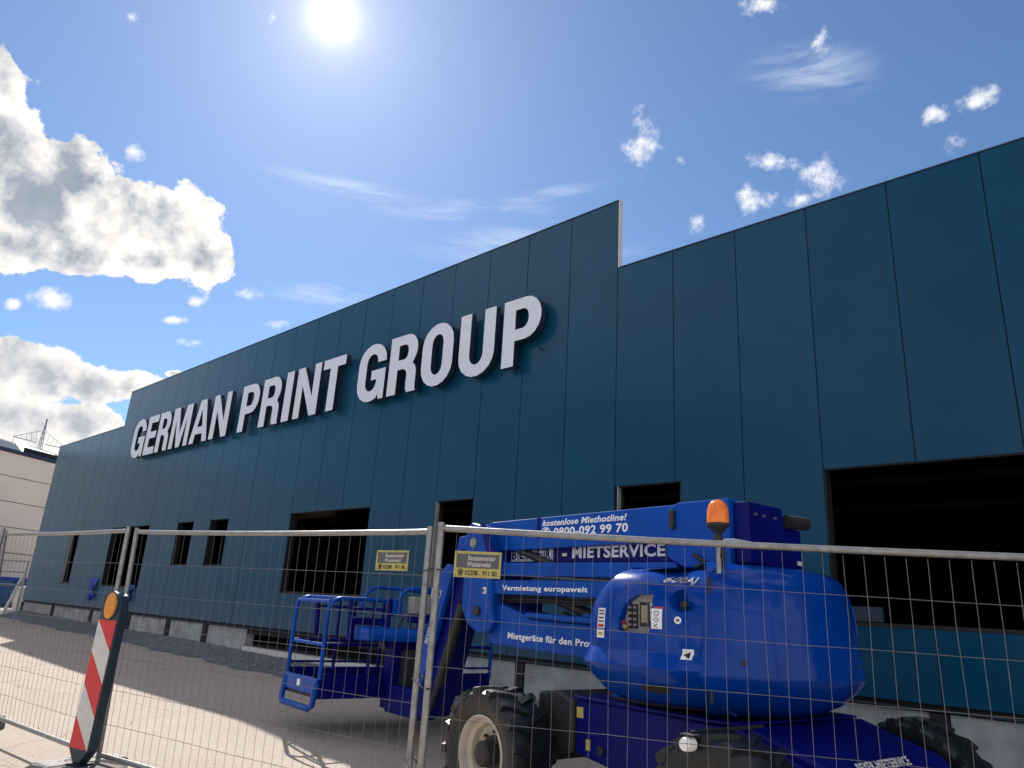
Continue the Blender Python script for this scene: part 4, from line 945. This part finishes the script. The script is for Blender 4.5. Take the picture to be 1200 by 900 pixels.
# jib and platform support
m = LB_(); m.pr([(6.44, 2.10), (6.26, 2.06), (6.22, 1.85), (6.80, .42), (7.02, .36), (7.12, .45), (6.62, 1.80)], 4.52, 4.80); m.build('jib', M_['navy'], lift, bevel=.015)
m = LB_(); m.pr([(6.66, 1.86), (6.55, 1.94), (6.45, 1.86), (6.86, .72), (7.02, .72)], 4.44, 4.50); m.build('jib_cover', M_['blue'], lift, bevel=.01)
sl = Vector(q_(6.86, 0, .95))-Vector(q_(6.60, 0, 1.66)); xr = -sl.normalized(); zr = Vector((0, -1, 0)); yr = zr.cross(xr)
text('lettering', 'BEYER-MIETSERVICE', Vector(q_(6.80, 4.432, 1.12)), .075, M_['offwhite'], lift, rot=Matrix((xr, yr, zr)).transposed().to_euler(), width=.58, bold=.02, depth=.001)
m = LB_(); m.tb([(6.30, 4.5, 1.55), (6.62, 4.5, .75)], .05, 12); m.tb([(6.62, 4.5, .75), (6.75, 4.5, .50)], .028, 10); m.build('jib_cylinder', M_['black'], lift, smooth=40)
m = LB_(); m.pr([(7.05, .62), (7.05, .34), (7.80, .34), (7.80, .62)], 4.58, 4.78); m.build('rotator_arm', M_['navy'], lift, bevel=.015)
m = LB_(); m.bx(7.98, 7.78, 4.62, 4.98, .36, 1.16); m.build('basket_support', M_['navy'], lift, bevel=.015)
m = LB_(); m.bx(7.78, 7.62, 4.72, 4.98, .40, 1.0); m.build('rotator', M_['black'], lift, bevel=.02)

# basket
PN, PF, AB, AF = 3.84, 6.20, 7.98, 8.86
rb = .024
def rail(pts, r=rb, m='blue', name='rail', n=10): q = LB_(); q.tb(pts, r, n); return q.build(name, M_[m], lift, smooth=50)
def hoop(p, nm='end_frame'):
    pts = []
    for t in range(7):
        a = R(180-90*t/6); pts.append((0, t))
    return None
# the end frame nearest the camera: two uprights bending over into the back rail
for a in (AB, AF):
    pts = [(a, PN, .66), (a, PN, 1.34)]+[(a, PN+.16-.16*math.cos(R(x)), 1.40+.13*math.sin(R(x))) for x in (0, 25, 50, 75, 90)]+[(a, PN+.5, 1.535), (a, 4.62, 1.535)]
    rail(pts, name='guard_rail')
    pts = [(a, PF, .66), (a, PF, 1.45)]+[(a, PF-.20+.20*math.cos(R(x)), 1.52+.15*math.sin(R(x))) for x in (0, 30, 60, 90)]+[(a, 5.2, 1.70)]+[(a, 4.94-.2*math.sin(R(x)), 1.50+.20*math.cos(R(x))) for x in (0, 30, 60, 90)]+[(a, 4.72, 1.36)]
    rail(pts, name='guard_rail')
for z, r_ in ((1.535, .02), (1.49, .022), (1.02, .02)):
    rail([(AB, PN+(.16 if z > 1.5 else .02), z), (AF, PN+(.16 if z > 1.5 else .02), z)], r_, name='end_rail')
    rail([(AB, PF, z), (AF, PF, z)], r_, name='end_rail')
for a in (AB, AF):
    rail([(a, PN, 1.03), (a, PF, 1.03)], .02, 'navy', 'mid_rail'); rail([(a, PN, .78), (a, PF, .78)], .014, 'navy', 'mid_rail')
    rail([(a, PN+.3, 1.43), (a, 4.65, 1.43)], .016, 'navy', 'upper_rail')
    for p in (4.42, 5.05, 5.62): rail([(a, p, .66), (a, p, 1.52)], .02, 'navy', 'upright_post')
    rail([(a, PN+.30, 1.08), (a, PN+.27, 1.53)], .032, 'navy', 'gate_post')
    rail([(a, 4.62, 1.03), (a, 4.62, 1.56)], .034, 'navy', 'gate_post')
m = LB_(); m.bx(AB+.01, AB-.015, PN+.28, 4.62, 1.25, 1.33); m.build('mid_plate', M_['navy'], lift, bevel=.005)
# toe boards, floor, step loop
m = LB_(); m.bx(AB-.015, AB+.004, PN, PF, .46, .72); m.build('toe_board', M_['navy'], lift, bevel=.005)
m = LB_(); m.bx(AF-.01, AF+.01, PN, PF, .46, .72); m.build('toe_board', M_['navy'], lift, bevel=.005)
m = LB_(); m.bx(AB, AF, PN-.03, PN-.005, .50, .67); m.build('step_plate', M_['blue'], lift, bevel=.006)
m = LB_(); m.bx(AB, AF, PN, PF, .46, .49); m.build('floor', M_['black'], lift)
rail([(AF-.02, PN-.02, .62), (AF-.02, PN-.04, .40), (AF-.06, PN-.05, .355), (AB+.10, PN-.05, .355), (AB+.03, PN-.04, .39), (AB+.01, PN-.02, .62)], .034, name='step_loop')
m = LB_(); m.bx(AB+.42, AB+.50, PN-.036, PN-.031, .555, .625); m.build('round_sticker', M_['white'], lift)
# control console on the back side
m = LB_(); m.prism([(-(AB-A0)-.02, 1.24-Z0), (-(AB-A0)+.30, 1.22-Z0), (-(AB-A0)+.34, 1.16-Z0), (-(AB-A0)+.34, 1.09-Z0), (-(AB-A0)-.02, 1.09-Z0)], 4.20-P0, 5.45-P0, 'y'); m.build('console_shelf', M_['blue'], lift, bevel=.02)
m = LB_(); m.bx(AB-.02, AB-.16, 4.86, 5.42, 1.40, 1.60); m.build('control_box', M_['grey'], lift, bevel=.012)
m = LB_(); m.bx(AB-.03, AB-.15, 4.86, 5.42, 1.30, 1.395); m.build('control_box_foot', M_['navy'], lift, bevel=.01)
m = LB_(); m.tb([(AB-.1, 5.16, 1.60), (AB-.1, 5.16, 1.72)], .018, 10); m.build('joystick', M_['white'], lift, smooth=40)
m = LB_(); m.bx(AB-.02, AB+.1, 4.66, 4.80, 1.36, 1.56); m.build('console_side', M_['blue'], lift, bevel=.03)
rail([(AB-.05, 4.80, 1.35), (AB-.08, 4.72, 1.22), (AB-.05, 4.66, 1.12), (AB-.1, 4.7, .95), (AB-.12, 4.75, .6)], .014, 'black', 'cable')
rail([(AB-.08, 4.88, 1.3), (AB-.12, 4.9, 1.0), (AB-.2, 4.86, .7)], .014, 'black', 'cable')
m = LB_(); m.bx(AB-.02, AB-.035, 4.52, 4.60, 1.0, 1.07); m.build('data_plate', M_['steel'], lift)
